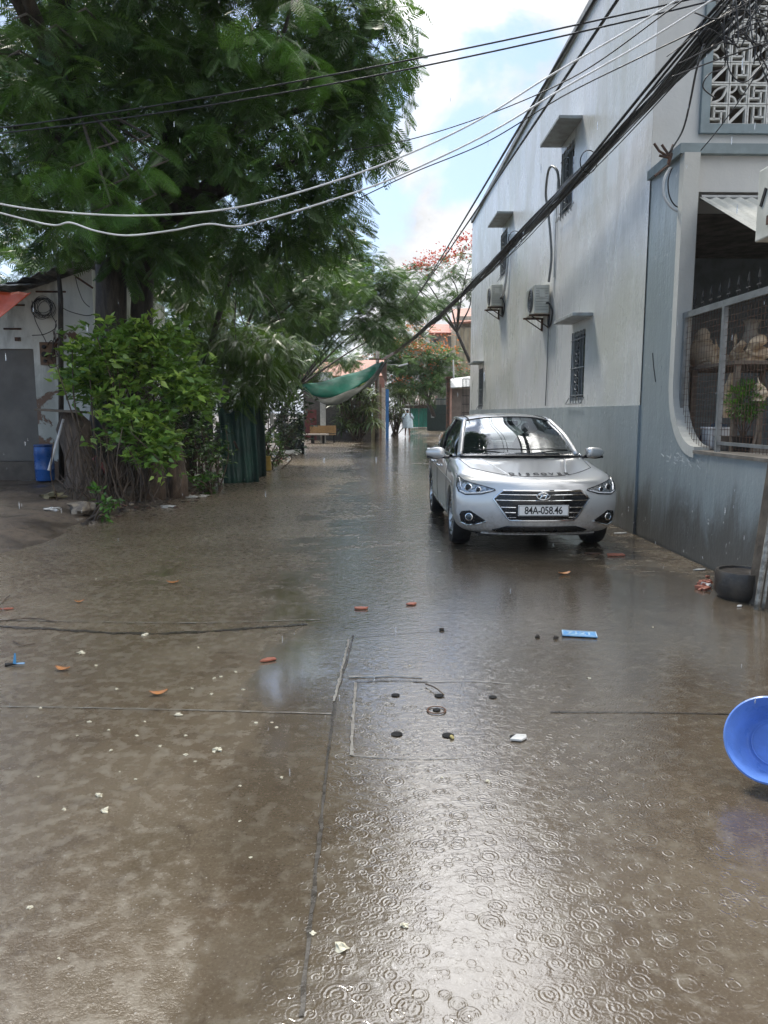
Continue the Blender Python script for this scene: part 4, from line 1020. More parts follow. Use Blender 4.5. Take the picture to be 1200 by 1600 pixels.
def crown(blobs, dens, size, per=9, tm=FR, droop=.25, roll=.45, shell=.55, bias=0.0, spread=1.0):
    """rosettes of fronds through ellipsoids; blobs = (centre, (rx,ry,rz))"""
    parts = []; cl = []
    for c, r in blobs:
        c = np.array(c); r = np.array(r if hasattr(r, '__len__') else (r, r, r)); n = max(3, int(dens * (r[0] * r[1] * r[2]) ** (2 / 3) * 4))
        d = RNG.normal(size=(n, 3)); d /= np.linalg.norm(d, axis=1, keepdims=True)
        rad = shell + (1 - shell) * RNG.random(n) ** .6; rad = np.where(RNG.random(n) < .25, RNG.random(n), rad)
        p = c + d * r * rad[:, None] * (1 + .18 * RNG.normal(size=(n, 1))); cl.append((p, d))
    P = np.concatenate([a for a, _ in cl]); N_ = np.concatenate([b for _, b in cl])
    keep = np.array([np.sum(np.sum((P - q) ** 2, 1) < (size * 1.8) ** 2) >= 5 for q in P]); P, N_ = P[keep], N_[keep]
    k = per; O = np.repeat(P, k, 0); Nn = np.repeat(N_, k, 0); n = len(O)
    an = RNG.random(n) * 2 * PI; D = np.stack([np.cos(an), np.sin(an), RNG.normal(-droop, .30, n)], 1) * spread + Nn * .45
    sc = size * RNG.uniform(.65, 1.2, n); O = O + RNG.normal(0, size * .16, O.shape)
    crnd = np.clip(RNG.normal(.38 + bias, .22, len(P)), 0, 1); rnd = np.clip(np.repeat(crnd, k) + RNG.normal(0, .08, n), 0, 1)
    return scatter(tm, O, D, sc, rnd, roll), P
def limb(mb, a, b, r0, r1, wob=.12, n=8, seed=0, seg=9):
    a, b = Vector(a), Vector(b); L = (b - a).length; pts = []; rad = []
    for i in range(n + 1):
        t = i / n; w = math.sin(PI * t) * wob * L
        pts.append(a.lerp(b, t) + Vector((noise.noise(Vector((seed, t * 2, 0))), noise.noise(Vector((seed + 5, t * 2, 3))), noise.noise(Vector((seed + 9, t * 2, 7))))) * w * 2)
        rad.append(r0 + (r1 - r0) * t ** .8)
    mb.tube(pts, rad, seg); return pts[-1]
def limbs_to(mb, root, targets, r0, r1=.012, via=None, seed=0):
    for i, t in enumerate(targets):
        t = Vector(t); m = Vector(root).lerp(t, .55) + Vector((0, 0, .25)) + Vector((random.gauss(0, .2), random.gauss(0, .2), random.gauss(0, .15)))
        pts = curve_pts([root, m, t], 12); mb.tube(pts, [r0 * (1 - k / 12) ** .9 + r1 for k in range(13)], 6)

# ------------------------------------------------------------ the big tree on the left
T = thing('flame_tree', 'big dark feathery-leaved tree with twin trunks overhanging the left half of the lane', 'tree', (-4.9, 13.8, 0))
tb_ = MB()
b1 = at(168, 760, 13.6); b1.z = .02
tb_.tube(curve_pts([(b1.x - .1, 13.6, -.1), (b1.x, 13.6, .9), at(172, 560, 13.6), at(172, 400, 13.4), at(150, 250, 13.0), at(112, 130, 12.6), at(95, 20, 12.2), at(90, -150, 12)], 40), [.33 - .19 * (i / 40) for i in range(41)], 14).build('trunk', m_bark, T, smooth='all')
MB().tube(curve_pts([(b1.x + .35, 13.9, -.1), at(218, 620, 13.9), at(224, 430, 13.8), at(240, 300, 13.5), at(285, 160, 13.2), at(330, 20, 13)], 34), [.24 - .13 * (i / 34) for i in range(35)], 12).build('trunk', m_bark, T, smooth='all')
br = MB()
forks = [(at(172, 400, 13.4), [(520, 90, 13), (450, 200, 12), (350, 260, 12.5), (560, 230, 13)]), (at(235, 300, 13.5), [(400, 330, 13.4), (520, 330, 14), (590, 140, 13.2), (480, 40, 14)]), (at(150, 250, 13), [(10, 200, 12), (60, 300, 11.5), (250, 60, 13), (200, 180, 11)]), (at(112, 130, 12.6), [(-60, 60, 12), (200, -60, 13), (20, -120, 12), (330, -40, 14), (420, -120, 13.5)])]
for i, (r_, tg_) in enumerate(forks): limbs_to(br, r_, [at(*q) for q in tg_], .10)
limbs_to(br, at(150, 250, 13), [Vector((-5.0, 6.2, 8.4)), Vector((-4.6, 3.6, 8.6))], .10)  # limbs for the added out-of-view clumps that shade the lane
br.build('branches', m_bark, T, smooth='all')
blobs = [(at(110, -60, 12), (2.3, 2.2, 1.7)), (at(330, -20, 12.5), (2.1, 2.2, 1.6)), (at(500, 40, 13), (1.35, 1.8, 1.5)), (at(562, 105, 13), (.85, 1.4, 1.2)), (at(545, 205, 13), (.75, 1.2, .8)),
         (at(440, 220, 12.2), (1.5, 1.7, 1.1)), (at(300, 170, 12.6), (1.5, 1.8, 1.2)), (at(120, 160, 12.0), (1.8, 1.8, 1.2)), (at(10, 230, 11.6), (1.4, 1.6, .9)), (at(60, 330, 11.6), (1.2, 1.3, .45)),
         (at(330, 330, 13), (1.4, 1.6, .75)), (at(250, 385, 12.8), (.9, 1.0, .4)), (at(480, 330, 13.6), (1.2, 1.4, .65)), (at(505, 345, 14.2), (.65, 1.2, .45)), (at(415, 395, 14), (.9, 1.0, .35)), (at(0, 60, 15), (2.5, 2, 2)), (at(230, 90, 16), (2.6, 1.6, 1.9)), (at(420, 130, 16), (2.2, 1.6, 1.9)), (at(80, 260, 15.5), (2, 1.4, 1.1)), (at(280, 300, 16), (2.2, 1.4, .9)),
         (at(300, -330, 11.5), (3.4, 3.2, 1.6)), (at(0, -300, 11), (3.2, 3.2, 1.6)), ((-5.2, 6.0, 8.6), (2.6, 2.4, 1.2)), ((-4.6, 3.2, 8.8), (2.4, 2.2, 1.0))]  # last two clumps: unseen canopy added overhead to shade the lower left lane
(c_, P_) = crown(blobs, 10.3, .43, 9, droop=.32, bias=.06)
quad_mesh('crown', *c_, m_leafmain, T)
# hanging twigs down the right edge of the crown
O = []; D = []
for px, y0, y1, Y in [(645, -20, 190, 12.6), (626, 60, 230, 12.8), (600, 120, 270, 13), (556, 160, 330, 13.3), (535, 230, 410, 13.6), (500, 260, 420, 13.4), (595, -40, 150, 12.2), (560, -20, 200, 12.4), (300, 350, 450, 13.4), (350, 370, 440, 13.6), (400, 380, 455, 14), (445, 380, 470, 14.2), (260, 370, 430, 13.2)]:
    for k in range(26):
        O.append(at(px + min(14, random.gauss(-14, 14)) - (.18 * max(0, (y0 + (y1 - y0) * k / 26) - 150)), y0 + (y1 - y0) * k / 26, Y + random.gauss(0, .3))); D.append(Vector((random.uniform(-.2, 1.), random.gauss(0, .5), random.uniform(-1.2, -.3))))
O = np.array(O); D = np.array(D); v = scatter(FR, O, D, RNG.uniform(.32, .55, len(O)), np.clip(RNG.normal(.5, .2, len(O)), 0, 1), .4)
quad_mesh('hanging_fronds', *v, m_leafmain, T)
# bright sprays lit from above, nearer the camera
DET = [frond(11, .34, .032, .30, 66, 11), frond(13, .30, .030, .20, 62, 11)]
def spray(name_parent, anchors, size, mat, nm='bright_fronds', cnt=9, dz=-.35, seed=0):
    O = []; D = []
    for a in anchors:
        for k in range(cnt):
            an = 2 * PI * (k + random.random() * .7) / cnt; O.append(a + Vector((random.gauss(0, .04), random.gauss(0, .04), random.gauss(0, .03)))); D.append(Vector((math.cos(an), math.sin(an) * .8, dz + random.gauss(0, .18))))
    O = np.array(O); D = np.array(D); v = scatter(DET, O, D, size * RNG.uniform(.7, 1.15, len(O)), np.clip(RNG.normal(.42, .25, len(O)), 0, 1), .35)
    return quad_mesh(nm, *v, mat, name_parent)
A_ = [at(*q) for q in ((150, 232, 9.2), (205, 222, 9.6), (110, 262, 9.0), (235, 262, 9.8), (170, 290, 9.4), (215, 318, 9.8), (140, 335, 9.2))]
spray(T, A_, .50, m_leafbright, cnt=8)
A2 = [at(*q) for q in ((395, 48, 8.4), (440, 58, 8.6), (470, 78, 8.9), (465, 2, 8.2), (500, 110, 9.4))]
spray(T, A2, .42, m_leafbright, cnt=7)
A3 = [at(*q) for q in ((20, 30, 9.0), (70, 48, 9.2), (120, 20, 9.6), (10, 90, 9.5))]
spray(T, A3, .45, m_leafmid, cnt=8)
tw = MB()
for a in A_: tw.tube([a, a + Vector((.1, .5, .25)), a.lerp(at(130, 150, 12.5), .7)], [.008, .014, .03], 5)
for a in A2 + A3: tw.tube([a, a + Vector((-.1, .6, .35)), a + Vector((-.4, 2.5, .9))], [.008, .014, .03], 5)
tw.build('twigs', m_bark, T)

# fine-leaved drooping young tree
T2 = thing('wispy_tree', 'yellow-green fine-leaved young tree drooping over the left edge of the lane', 'tree', (-3.9, 16.5, .1))
MB().tube(curve_pts([(-4.0, 16.6, 0), (-3.8, 16.5, 1.6), at(360, 430, 16.5), at(380, 360, 16.3)], 18), [.09 - .05 * i / 18 for i in range(19)], 8).build('trunk', m_bark, T2, smooth='all')
WF = [frond(11, .24, .045, .35, 56), frond(12, .22, .04, .55, 52)]
bl = [(at(400, 540, 16), (.75, .8, .6)), (at(425, 585, 16.5), (.5, .7, .42)), (at(345, 530, 16.5), (.7, .8, .7)), (at(380, 610, 16), (.6, .7, .4)), (at(300, 470, 17), (.9, .8, .6)), (at(450, 545, 17), (.45, .6, .35))]
c_, P_ = crown(bl, 22, .42, 8, WF, droop=.55, roll=.4)
quad_mesh('crown', *c_, m_leafwisp, T2)
br = MB(); limbs_to(br, at(372, 430, 16.4), [b[0] for b in bl], .012, .005); br.build('branches', m_bark, T2)
# two light green feathery clumps behind
def tree(label, base, blobs, dens, size, mat, trunk_r, per=8, tm=FR, droop=.2, name='tree', bias=0, trunk_mat=None, seed=0, fork=.45, group=None):
    base = Vector(base); t = thing(name, label, 'tree', base, group); cs = [Vector(b[0]) for b in blobs]; top_ = sum(cs, Vector()) / len(cs)
    f = base.lerp(top_, fork); tm_ = trunk_mat or m_bark; mb = MB()
    mb.tube(curve_pts([base - Vector((0, 0, .1)), base.lerp(f, .5) + Vector((.12, 0, 0)), f], 12), [trunk_r * (1 - .35 * i / 12) for i in range(13)], 10); mb.build('trunk', tm_, t, smooth='all')
    br = MB(); limbs_to(br, f, cs, trunk_r * .36, .01); br.build('branches', tm_, t)
    c_, P_ = crown(blobs, dens, size, per, tm, droop, bias=bias); quad_mesh('crown', *c_, mat, t)
    return t, P_
tree('light green feathery tree filling the gap below the big dark crown', (-4.6, 22, .1), [(at(430, 420, 21), (1.5, 1.5, .7)), (at(360, 430, 20), (1.5, 1.4, .8)), (at(290, 400, 21), (1.8, 1.4, .9)), (at(500, 440, 23), (1.6, 1.5, .8)), (at(460, 490, 22), (1.3, 1.2, .5)), (at(240, 430, 22), (1.6, 1.3, 1.0))], 15, .42, m_leafmid, .16, name='feathery_tree')
tree('spreading mid-green tree behind the green tarpaulin, reaching over the lane', (-4.6, 31, .05), [(at(540, 430, 29), (2.3, 2, .8)), (at(600, 455, 31), (2.1, 2, .7)), (at(560, 500, 30), (1.9, 1.8, .7)), (at(470, 500, 29), (2.2, 1.6, 1.1)), (at(520, 395, 30), (1.8, 1.6, .7)), (at(650, 480, 33), (1.4, 1.3, .4)), (at(600, 520, 34), (1.5, 1.4, .6)), (at(480, 572, 33), (1.3, 1.2, .45)), (at(530, 560, 36), (1.0, 1.2, .3)), (at(430, 470, 28), (2.2, 1.5, 1.2))], 11, .55, m_leafmid, .12, name='feathery_tree', bias=-.12)
t4, P4 = tree('tall sparse flame tree with red blossom beside the far end of the townhouse', (7.0, 39, .0), [(at(700, 425, 38), (1.5, 1.4, .55)), (at(735, 405, 38), (1.3, 1.2, .5)), (at(655, 425, 38), (1.1, 1.1, .35)), (at(640, 445, 39), (1.5, 1.1, .35)), (at(730, 455, 39), (1.2, 1.2, .45)), (at(690, 470, 39), (1.3, 1.1, .35)), (at(640, 475, 39), (1.7, 1.4, .5))], 8, .42, m_leafmid, .12, per=6, name='flame_tree', fork=.7)
def blossoms(parent, spots, size, mat, n=60, sp=.35):
    O = []; D = []
    for c in spots:
        for k in range(n):
            d = Vector((random.gauss(0, 1), random.gauss(0, 1), random.gauss(0, .5))); O.append(Vector(c) + d * sp * .5); D.append(d + Vector((0, 0, .6)))
    O = np.array(O); D = np.array(D); quad_mesh('blossom', *scatter([leaf(1, .8, .3, .2)], O, D, size * RNG.uniform(.6, 1.2, len(O)), RNG.random(len(O)), .6), mat, parent)
blossoms(t4, [at(*q) for q in ((660, 410, 37.5), (675, 402, 37.5), (690, 408, 37.5), (645, 418, 38), (703, 392, 38), (725, 375, 37.5), (738, 372, 37), (732, 390, 37), (712, 402, 38), (665, 420, 38))], .13, m_flower, 70, .55)
t5, P5 = tree('low flame tree with orange blossom above the green gate', (5.4, 58, .2), [(at(640, 560, 50), (2.4, 2, .9)), (at(680, 575, 50), (1.9, 1.7, .9)), (at(620, 600, 50), (2.2, 1.7, .8)), (at(660, 605, 50), (2.4, 1.6, .8)), (at(625, 530, 51), (2, 1.6, .8)), (at(690, 550, 51), (1.3, 1.2, .5)), (at(700, 590, 50), (1.0, 1.0, .5)), (at(610, 570, 49), (1.5, 1.5, .8))], 9, .55, m_leafmid, .2, name='flame_tree', bias=.12)
blossoms(t5, [P5[i] + np.array([0, -.3, .25]) for i in range(0, len(P5), 26)] + [at(*q) for q in ((648, 505, 49), (640, 512, 49), (655, 515, 49), (690, 525, 49), (655, 540, 49), (700, 545, 49), (630, 560, 49), (670, 548, 49))], .16, m_floworange, 36, .7)
tree('dark leafy tree standing behind the tile-roofed house', (-6.0, 50, .1), [(at(520, 600, 48), (2.2, 2, 1.2)), (at(470, 560, 46), (2.8, 2, 1.6)), (at(400, 560, 44), (3.2, 2, 2.0)), (at(330, 540, 42), (3.2, 2, 2.2)), (at(590, 560, 50), (1.8, 1.6, 1.2))], 6, .7, m_leafmain, .25, name='leafy_tree')
tree('tall dark tree standing far back behind the white-walled house', (-9.5, 26, .2), [(at(60, 420, 24), (3.0, 2, 1.2)), (at(190, 430, 26), (2.6, 2, 1.6)), (at(270, 500, 27), (2.2, 2, 1.7)), (at(60, 330, 27), (3.4, 2, 2.2)), (at(320, 590, 25), (2.0, 1.5, 1.4)), (at(230, 560, 26), (2.0, 1.5, 1.5))], 7, .55, m_leafmain, .3, name='leafy_tree')

# ------------------------------------------------------------ shrubs and undergrowth along the left bank
LF = [leaf(), leaf(1, .5, .2, .3), leaf(1, .36, .1, .05)]
def shrub(label, base, blobs, n, size, mat, stems=10, name='shrub', tm=LF, cat='shrub', up=.25, bias=0., stem_mat=None, roll=.6, loose=.16, clus=5):
    base = Vector(base); t = thing(name, label, cat, base); O = []; D = []; rn = []
    tot = sum((b[1][0] * b[1][2]) for b in blobs); sm = MB(); ends = []
    for c, r in blobs:
        for k in range(int(n * r[0] * r[2] / tot / clus)):
            d = Vector((random.gauss(0, 1), random.gauss(0, 1), random.gauss(0, 1))).normalized(); q = random.random() ** .4
            p = Vector(c) + Vector((d.x * r[0], d.y * r[1], d.z * r[2])) * q * (1 + random.gauss(0, loose)); cr = min(1, max(0, random.gauss(.40 + bias, .24)))
            ends.append(p)
            for j in range(clus):
                a = random.random() * 2 * PI
                O.append(p + Vector((random.gauss(0, .25), random.gauss(0, .25), random.gauss(0, .2))) * size); D.append(Vector((math.cos(a), math.sin(a), random.gauss(up, .35))) + d * .5); rn.append(min(1, max(0, cr + random.gauss(0, .1))))
    O = np.array(O); D = np.array(D); quad_mesh('foliage', *scatter(tm, O, D, size * RNG.uniform(.6, 1.25, len(O)), np.array(rn), roll), mat, t)
    random.shuffle(ends)
    for e in ends[:stems]:
        b = base + Vector((random.gauss(0, .12), random.gauss(0, .10), -.05)); m = b.lerp(e, .5) + Vector((random.gauss(0, .12), random.gauss(0, .1), .1))
        sm.tube(curve_pts([b, m, e], 9), [.020 - .013 * i / 9 for i in range(10)], 5)
    sm.build('stems', stem_mat or m_twig, t)
    return t
bz = lambda x, y: bank(x, y)
s1 = Vector((-4.15, 11.9, bz(-4.15, 11.9)))
shrub('big glossy yellow-green shrub in front of the twin tree trunks', s1, [(at(180, 555, 12), (.75, .6, .45)), (at(270, 590, 12), (.62, .5, .42)), (at(150, 600, 12.3), (.55, .5, .40)), (at(235, 530, 12.2), (.6, .5, .32)), (at(300, 620, 11.8), (.38, .35, .3)), (at(215, 660, 11.6), (.60, .45, .40)), (at(120, 575, 12.4), (.30, .3, .22)), (at(240, 700, 11.4), (.40, .35, .35))], 6200, .165, m_leafbroad, 44, bias=.14, loose=.30)
# tangle of dry stems and roots under it
tg = thing('root_tangle', 'tangle of brown stems and dry creepers under the glossy shrub', 'tangle', (-4.0, 11.6, .1))
rt_ = MB()
for k in range(100):
    a = Vector((-4.0 + random.gauss(0, .42), 11.6 + random.gauss(0, .25), bz(-4, 11.6) - .02)); h = random.uniform(.3, 1.25)
    b = a + Vector((random.gauss(0, .16), random.gauss(0, .12), h)); rt_.tube(curve_pts([a, a.lerp(b, .5) + Vector((random.gauss(0, .13), random.gauss(0, .1), 0)), b], 6), random.uniform(.004, .012), 4)
rt_.build('creepers', m_twig, tg)
st_ = MB()
for (x, y, r, h) in ((-3.62, 12.4, .20, 1.15), (-3.35, 12.9, .17, 1.1)):
    st_ = MB().tube([(x, y, -.1), (x + .02, y, h * .3), (x - .03, y, h * .7), (x, y, h)], [r * 1.3, r, r * .9, r * .8], 12)
    st_.v = [q + Vector((1, 1, 0)) * .05 * noise.noise(q * 7) for q in st_.v]
    tag(st_.build('tree_stump', m_barklight, None, smooth='all'), 'shaggy brown palm-like stump %s' % ('just right of the glossy shrub' if y < 12.5 else 'behind the shaggy stump beside the shrub'), 'stump')
# dead stump left of the shrub
p = at(125, 745, 12.9)
sb = MB().tube([(p.x, 12.9, 0), (p.x + .02, 12.9, .35), (p.x + .03, 12.9, .8), (p.x - .05, 12.9, 1.25), (p.x - .1, 12.9, 1.5)], [.36, .27, .24, .26, .15], 16)
sb.v = [q + Vector((1, 1, .4)) * .10 * noise.noise(q * 4) for q in sb.v]
tag(sb.build('tree_stump', m_barklight, None, smooth='all'), 'broken reddish brown stump leaning left of the glossy shrub', 'stump')
tag(MB().box((p.x - .12, 12.6, 1.50), (.75, .4, .035), Matrix.Rotation(.06, 3, 'Y')).build('plank', m_oldwood, None, bevel=.006), 'grey plank laid on top of the broken stump', 'plank')
a, b = at(76, 735, 12.4), at(99, 655, 12.7); a.z = max(a.z, .2)
tag(MB().tube([a, b], .022, 8).build('stick', M('white plastic pipe', (.6, .6, .6), .4), None), 'white plastic pipe leaning against the broken stump', 'pipe')
br_ = at(66, 740, 13.5)
bl_ = thing('barrel', 'blue plastic barrel standing beside the grey door', 'barrel', (br_.x, 13.5, .28))
MB().lathe([(.15, 0), (.16, .03), (.165, .2), (.17, .21), (.165, .22), (.165, .45), (.17, .46), (.16, .60), (.15, .62)], 28, Matrix.Translation((br_.x + .05, 13.5, .25))).build('drum', M('blue plastic', (.02, .10, .34), .35), bl_, smooth=True)
MB().lathe([(.155, .61), (.165, .63), (.16, .65), (.08, .66)], 28, Matrix.Translation((br_.x + .05, 13.5, .25))).build('lid', M('dark blue lid', (.012, .05, .18), .4), bl_, smooth=True)
rp = at(175, 740, 12.0)
tag(MB().tube(curve_pts([(rp.x - .3, 12.1, .75), (rp.x, 12.0, .42), (rp.x + .2, 11.9, .25)], 10), .05, 8).build('pipe', M('faded red plastic', (.25, .05, .04), .6), None, smooth='all'), 'faded red pipe slanting into the creepers under the shrub', 'pipe')
# hedge-like growth further along
def bush(label, px, py0, Y, w, h, n, mat, size=.12, name='bush', **k):
    g_ = at(px, 650, Y); z = bz(g_.x, Y); c = Vector((g_.x, Y, z + h * .55))
    return shrub(label, (g_.x, Y, z), [(c, (w / 2, .5, h * .45)), (c + Vector((w * .2, -.1, -h * .2)), (w * .3, .4, h * .3)), (c + Vector((-w * .2, 0, h * .15)), (w * .35, .4, h * .3))], n, size, mat, 14, name, **k)
bush('dark shrub just right of the shaggy stumps', 300, 0, 15.2, 1.5, 2.3, 1700, m_leafdark)
bush('mid-green shrub in front of the first green sheet', 325, 0, 14.0, .7, 1.5, 620, m_leafmid, .10)
bush('small ferny plant at the foot of the stumps', 322, 0, 13.6, .40, .42, 120, m_leafbright, .13)
bush('dark climber covering the yard fence behind the green sheets', 420, 0, 21.0, 2.2, 2.6, 1700, m_leafdark, .13)
bush('yellowish weeds growing along the fence beyond the green sheet', 418, 0, 19.2, .9, 1.3, 420, m_leafwisp, .12)
bush('dark bushy growth left of the dark green panel', 445, 0, 26, 2.0, 3.2, 1100, m_leafdark, .18)
bush('dark shrub deep behind the glossy shrub', 245, 0, 16.5, 2.2, 2.6, 1400, m_leafdark, .16)
lw = at(155, 790, 10.2); 
shrub('small bright green weed with round leaves beside the broken concrete lump', (lw.x, 10.2, bz(lw.x, 10.2)), [(at(150, 768, 10.3), (.14, .12, .05)), (at(172, 785, 10.1), (.16, .12, .08)), (at(160, 805, 9.9), (.12, .1, .05))], 120, .10, m_leafbright, 10, 'weed', cat='weed')
g_ = Vector((3.62, 7.05, 1.24))
O = []; D = []
for k in range(900):
    d = Vector((random.gauss(0, 1), random.gauss(0, 1), random.gauss(0, 1))).normalized(); O.append(Vector((0, 0, .42)) + d * random.random() ** .4 * .17); D.append(d + Vector((0, 0, .2)))
O = np.array(O) * np.array([1, 1, 1.15]); D = np.array(D)
quad_mesh('foliage', *scatter([leaf(1, .5, .2, .1)], O, D, RNG.uniform(.03, .055, len(O)), np.clip(RNG.normal(.4, .25, len(O)), 0, 1)), m_leafbright, POTPLANT)
sm = MB()
for k in range(8): sm.tube([(0, 0, .12), (random.gauss(0, .05), random.gauss(0, .05), .38)], .006, 4)
sm.build('stems', m_twig, POTPLANT)

# green sheets, panels leaning along the yard fence
m_greensheet = M('dark green canvas', (.025, .075, .055), .6, scale=2, col2=(.015, .04, .032))
def leaning(label, px, Y, w, h, mat, lean=.12, name='sheet', ang=1.2):
    g_ = at(px, 650, Y); z = bz(g_.x, Y) - .02
    def fn(u, v):
        d = Vector((math.cos(ang), math.sin(ang), 0)); nn = Vector((-d.y, d.x, 0)); h_ = h * (1 - .12 * math.sin(u * 5))
        return Vector((g_.x, Y, z)) + d * (u - .5) * w + Vector((0, 0, h_ * v)) + nn * (lean * v + .05 * math.sin(u * 16 + v * 2) + .02 * math.sin(u * 37))
    return tag(MB().grid(fn, 40, 8).build(name, mat, None, smooth='all', solid=.01), label, 'sheet')
leaning('dark green canvas sheet hung nearest the glossy shrub', 375, 15.6, .75, 1.75, m_greensheet, .30, ang=.45)
leaning('second dark green canvas sheet, folded narrower beside the first', 398, 17.0, .6, 1.6, M('darker green canvas', (.012, .035, .03), .6), .1, ang=.9)
leaning('dark grey-green panel standing left of the outdoor table', 455, 26.5, .9, 1.3, M('grey green board', (.03, .045, .045), .5), .02, 'panel', .15)
tag(MB().tube([at(366, 690, 15), gnd(388, 738)], .022, 7).build('pole', m_rust, None), 'thin rusty pole leaning across the green canvas sheet', 'pole')
tag(MB().bb(-30, at(330, 600, 23).x, 23.0, 23.1, 0, 2.0).build('yard_wall', M('dark stained yard wall', (.05, .045, .04), .8), None), 'dark stained yard wall behind the left bank plants', 'wall')
tag(MB().box(at(425, 655, 19) , (.08, .02, .26)).build('notice', M('white card', (.55, .55, .52), .6), None), 'small white card hung on the fence plants', 'notice')
yb = at(416, 700, 18.8); tag(MB().tube([(yb.x, 18.8, .02), (yb.x, 18.8, .38)], [.13, .11], 14).build('bucket', M('dirty yellow plastic', (.30, .20, .03), .5), None, smooth=True), 'dirty yellow bucket among the litter by the fence', 'bucket')
# litter heap and loose rubbish along the edge
def lump(name, label, cat, p, r, mat, seed, amp=.9, group=None):
    return tag(MB().blob((p[0], p[1], p[2] + r[2] * .55), r, 9, amp, 1.6, seed).build(name, mat, None, smooth=True), label, cat, group)
m_plastic = M('crumpled white plastic', (.55, .55, .53), .35, bump=.6, bscale=30)
m_rub = M('broken concrete', (.24, .20, .15), .8, scale=14, bump=.9, bscale=35, col2=(.12, .10, .08))
def on(px, py):
    p = gnd(px, py)
    for _ in range(5): p = gnd(px, py, max(0.0, bank(p.x, p.y)))
    return p
p = on(132, 800); lump('concrete_lump', 'rough brown broken concrete lump at the front of the left bank', 'lump', p, (.20, .15, .10), m_rub, 3)
for i, (px, py, w, lab) in enumerate(((85, 797, .10, 'crumpled white bag left of the broken concrete lump'), (262, 793, .09, 'crumpled white bag below the creepers'), (300, 778, .08, 'small white wrapper right of the creepers'), (318, 776, .07, 'pale wrapper at the lane edge beyond the creepers'), (407, 733, .14, 'long white wrapper at the lane edge by the green sheets'), (378, 744, .09, 'white paper scrap at the foot of the green canvas'), (255, 770, .11, 'pinkish wrapper against the stumps'), (285, 766, .10, 'reddish wrapper beside the pinkish one'), (448, 705, .05, 'small white cup near the litter heap'), (170, 796, .05, 'white bent straw piece on the bank'))):
    p = on(px, py); lump('litter', lab, 'litter', p, (w, w * .6, w * .25), m_plastic if 'ink' not in lab and 'red' not in lab else M('pink wrapper', (.30, .17, .15), .5), i * 3.1, 1.4)
hp = on(428, 722); h_ = thing('litter_heap', 'heap of mixed litter on the bank by the yellow bucket', 'litter', hp)
for k in range(26):
    q = hp + Vector((random.gauss(0, .30), random.gauss(0, 1.3), 0)); q.z = max(0, bank(q.x, q.y)); c = random.choice([(.5, .5, .48), (.30, .2, .15), (.12, .10, .08), (.45, .38, .30), (.2, .06, .05)])
    MB().blob((q.x, q.y, q.z + .02), (random.uniform(.03, .10), random.uniform(.03, .10), .03), 6, 1.4, 2, k * 1.7).build('scrap', M('scrap%d' % (k % 5), c, .6) if k < 5 else bpy.data.materials['scrap%d' % (k % 5)], h_)
wr = on(458, 712); tag(MB().tube([wr + Vector((-.45, -.6, .09)), wr + Vector((.15, .7, .09))], .10, 14).build('roll', M('pale foam', (.45, .45, .42), .7), None, smooth=True), 'pale rolled sheet lying at the lane edge before the dark panel', 'roll')
rub = thing('debris_row', 'row of leaf litter and rubble along the foot of the bank', 'debris', on(210, 815))
for k in range(150):
    t_ = random.random(); px = 130 + 200 * t_ + random.gauss(0, 12); py = 818 - 50 * t_ ** .8 + random.gauss(0, 5); q = on(px, py); s_ = random.uniform(.012, .055)
    MB().blob((q.x, q.y, q.z + s_ * .2), (s_, s_ * random.uniform(.5, 1.2), s_ * .4), 5, 1.2, 2, k * .9).build('fragment', [m_rub, m_twig, m_bark, m_rust][k % 4], rub) if k < 95 else None
tag(MB().blob(on(82, 778) + Vector((0, 0, .03)), (.16, .10, .05), 8, 1.2, 2, 5).build('husk', M('dry leaf brown', (.20, .17, .09), .7), None, smooth=True), 'dry curled palm husk lying on the soil left of the stump', 'husk')

# ------------------------------------------------------------ white-walled house on the left
HY = 14.3
h1 = thing('white_house', 'old white-walled shed-like house with a grey door at the far left', 'building', (-9, 16, .25))
t = NT('flaking whitewash'); p_ = t.pos(); sp_n = t.n('ShaderNodeSeparateXYZ'); t.set(sp_n.inputs[0], p_)
fl = t.math('ADD', t.noise(p_, 1.6, 7, .65, .4), t.ramp(sp_n.outputs[2], .5, 1.9, .24, 0, False))
ww = t.mix(t.ramp(t.noise(t.mapv(p_, (1, 1, .3)), 2.2, 6, .65, .3), .4, .68), (.68, .70, .66), (.36, .37, .33))
ww = t.mix(t.ramp(fl, .62, .65), ww, (.16, .095, .06))
m_whitew = t.out(ww, .6, 0, t.bump(t.ramp(fl, .6, .66, 1, 0), .6, .02))
dl, drr = at(52, 545, HY), at(55, 720, HY); zt = dl.z; zb = drr.z; xr = dl.x; XR = at(152, 600, HY).x
top_l, top_r = at(0, 468, HY).z, at(150, 420, HY).z
XL = -12.0; sl_ = (top_r - top_l) / (XR - at(0, 468, HY).x)
def topz(x): return top_l + sl_ * (x - at(0, 468, HY).x)
wl = MB().prism([(xr, .1), (XR, .1), (XR, topz(XR)), (XL, topz(XL)), (XL, .1), (xr - .95, .1), (xr - .95, zt), (xr, zt)], HY, HY + .2, 'y').build('wall', m_whitew, h1)
MB().prism([(XR - .2, .1), (XR, .1), (XR, topz(XR)), (XR - .2, topz(XR))], HY + .2, HY + 5, 'y').build('side_wall', m_whitew, h1)
dr = MB().bb(xr - .95, xr, HY + .06, HY + .11, zb, zt).build('door', M('dull grey door', (.13, .12, .105), .5, scale=2), h1)
MB().box((xr - .86, HY + .04, zb + 1.0), (.03, .05, .12)).build('handle', m_steel, dr)
MB().bb(XL, xr + .02, HY - .30, HY + .06, .05, zb).build('step', M('dark stained step', (.085, .07, .055), .6), h1)
m_roof1 = corrugated('old corrugated roof', (.20, .20, .19), (.09, .085, .08), 0, 55, .55)
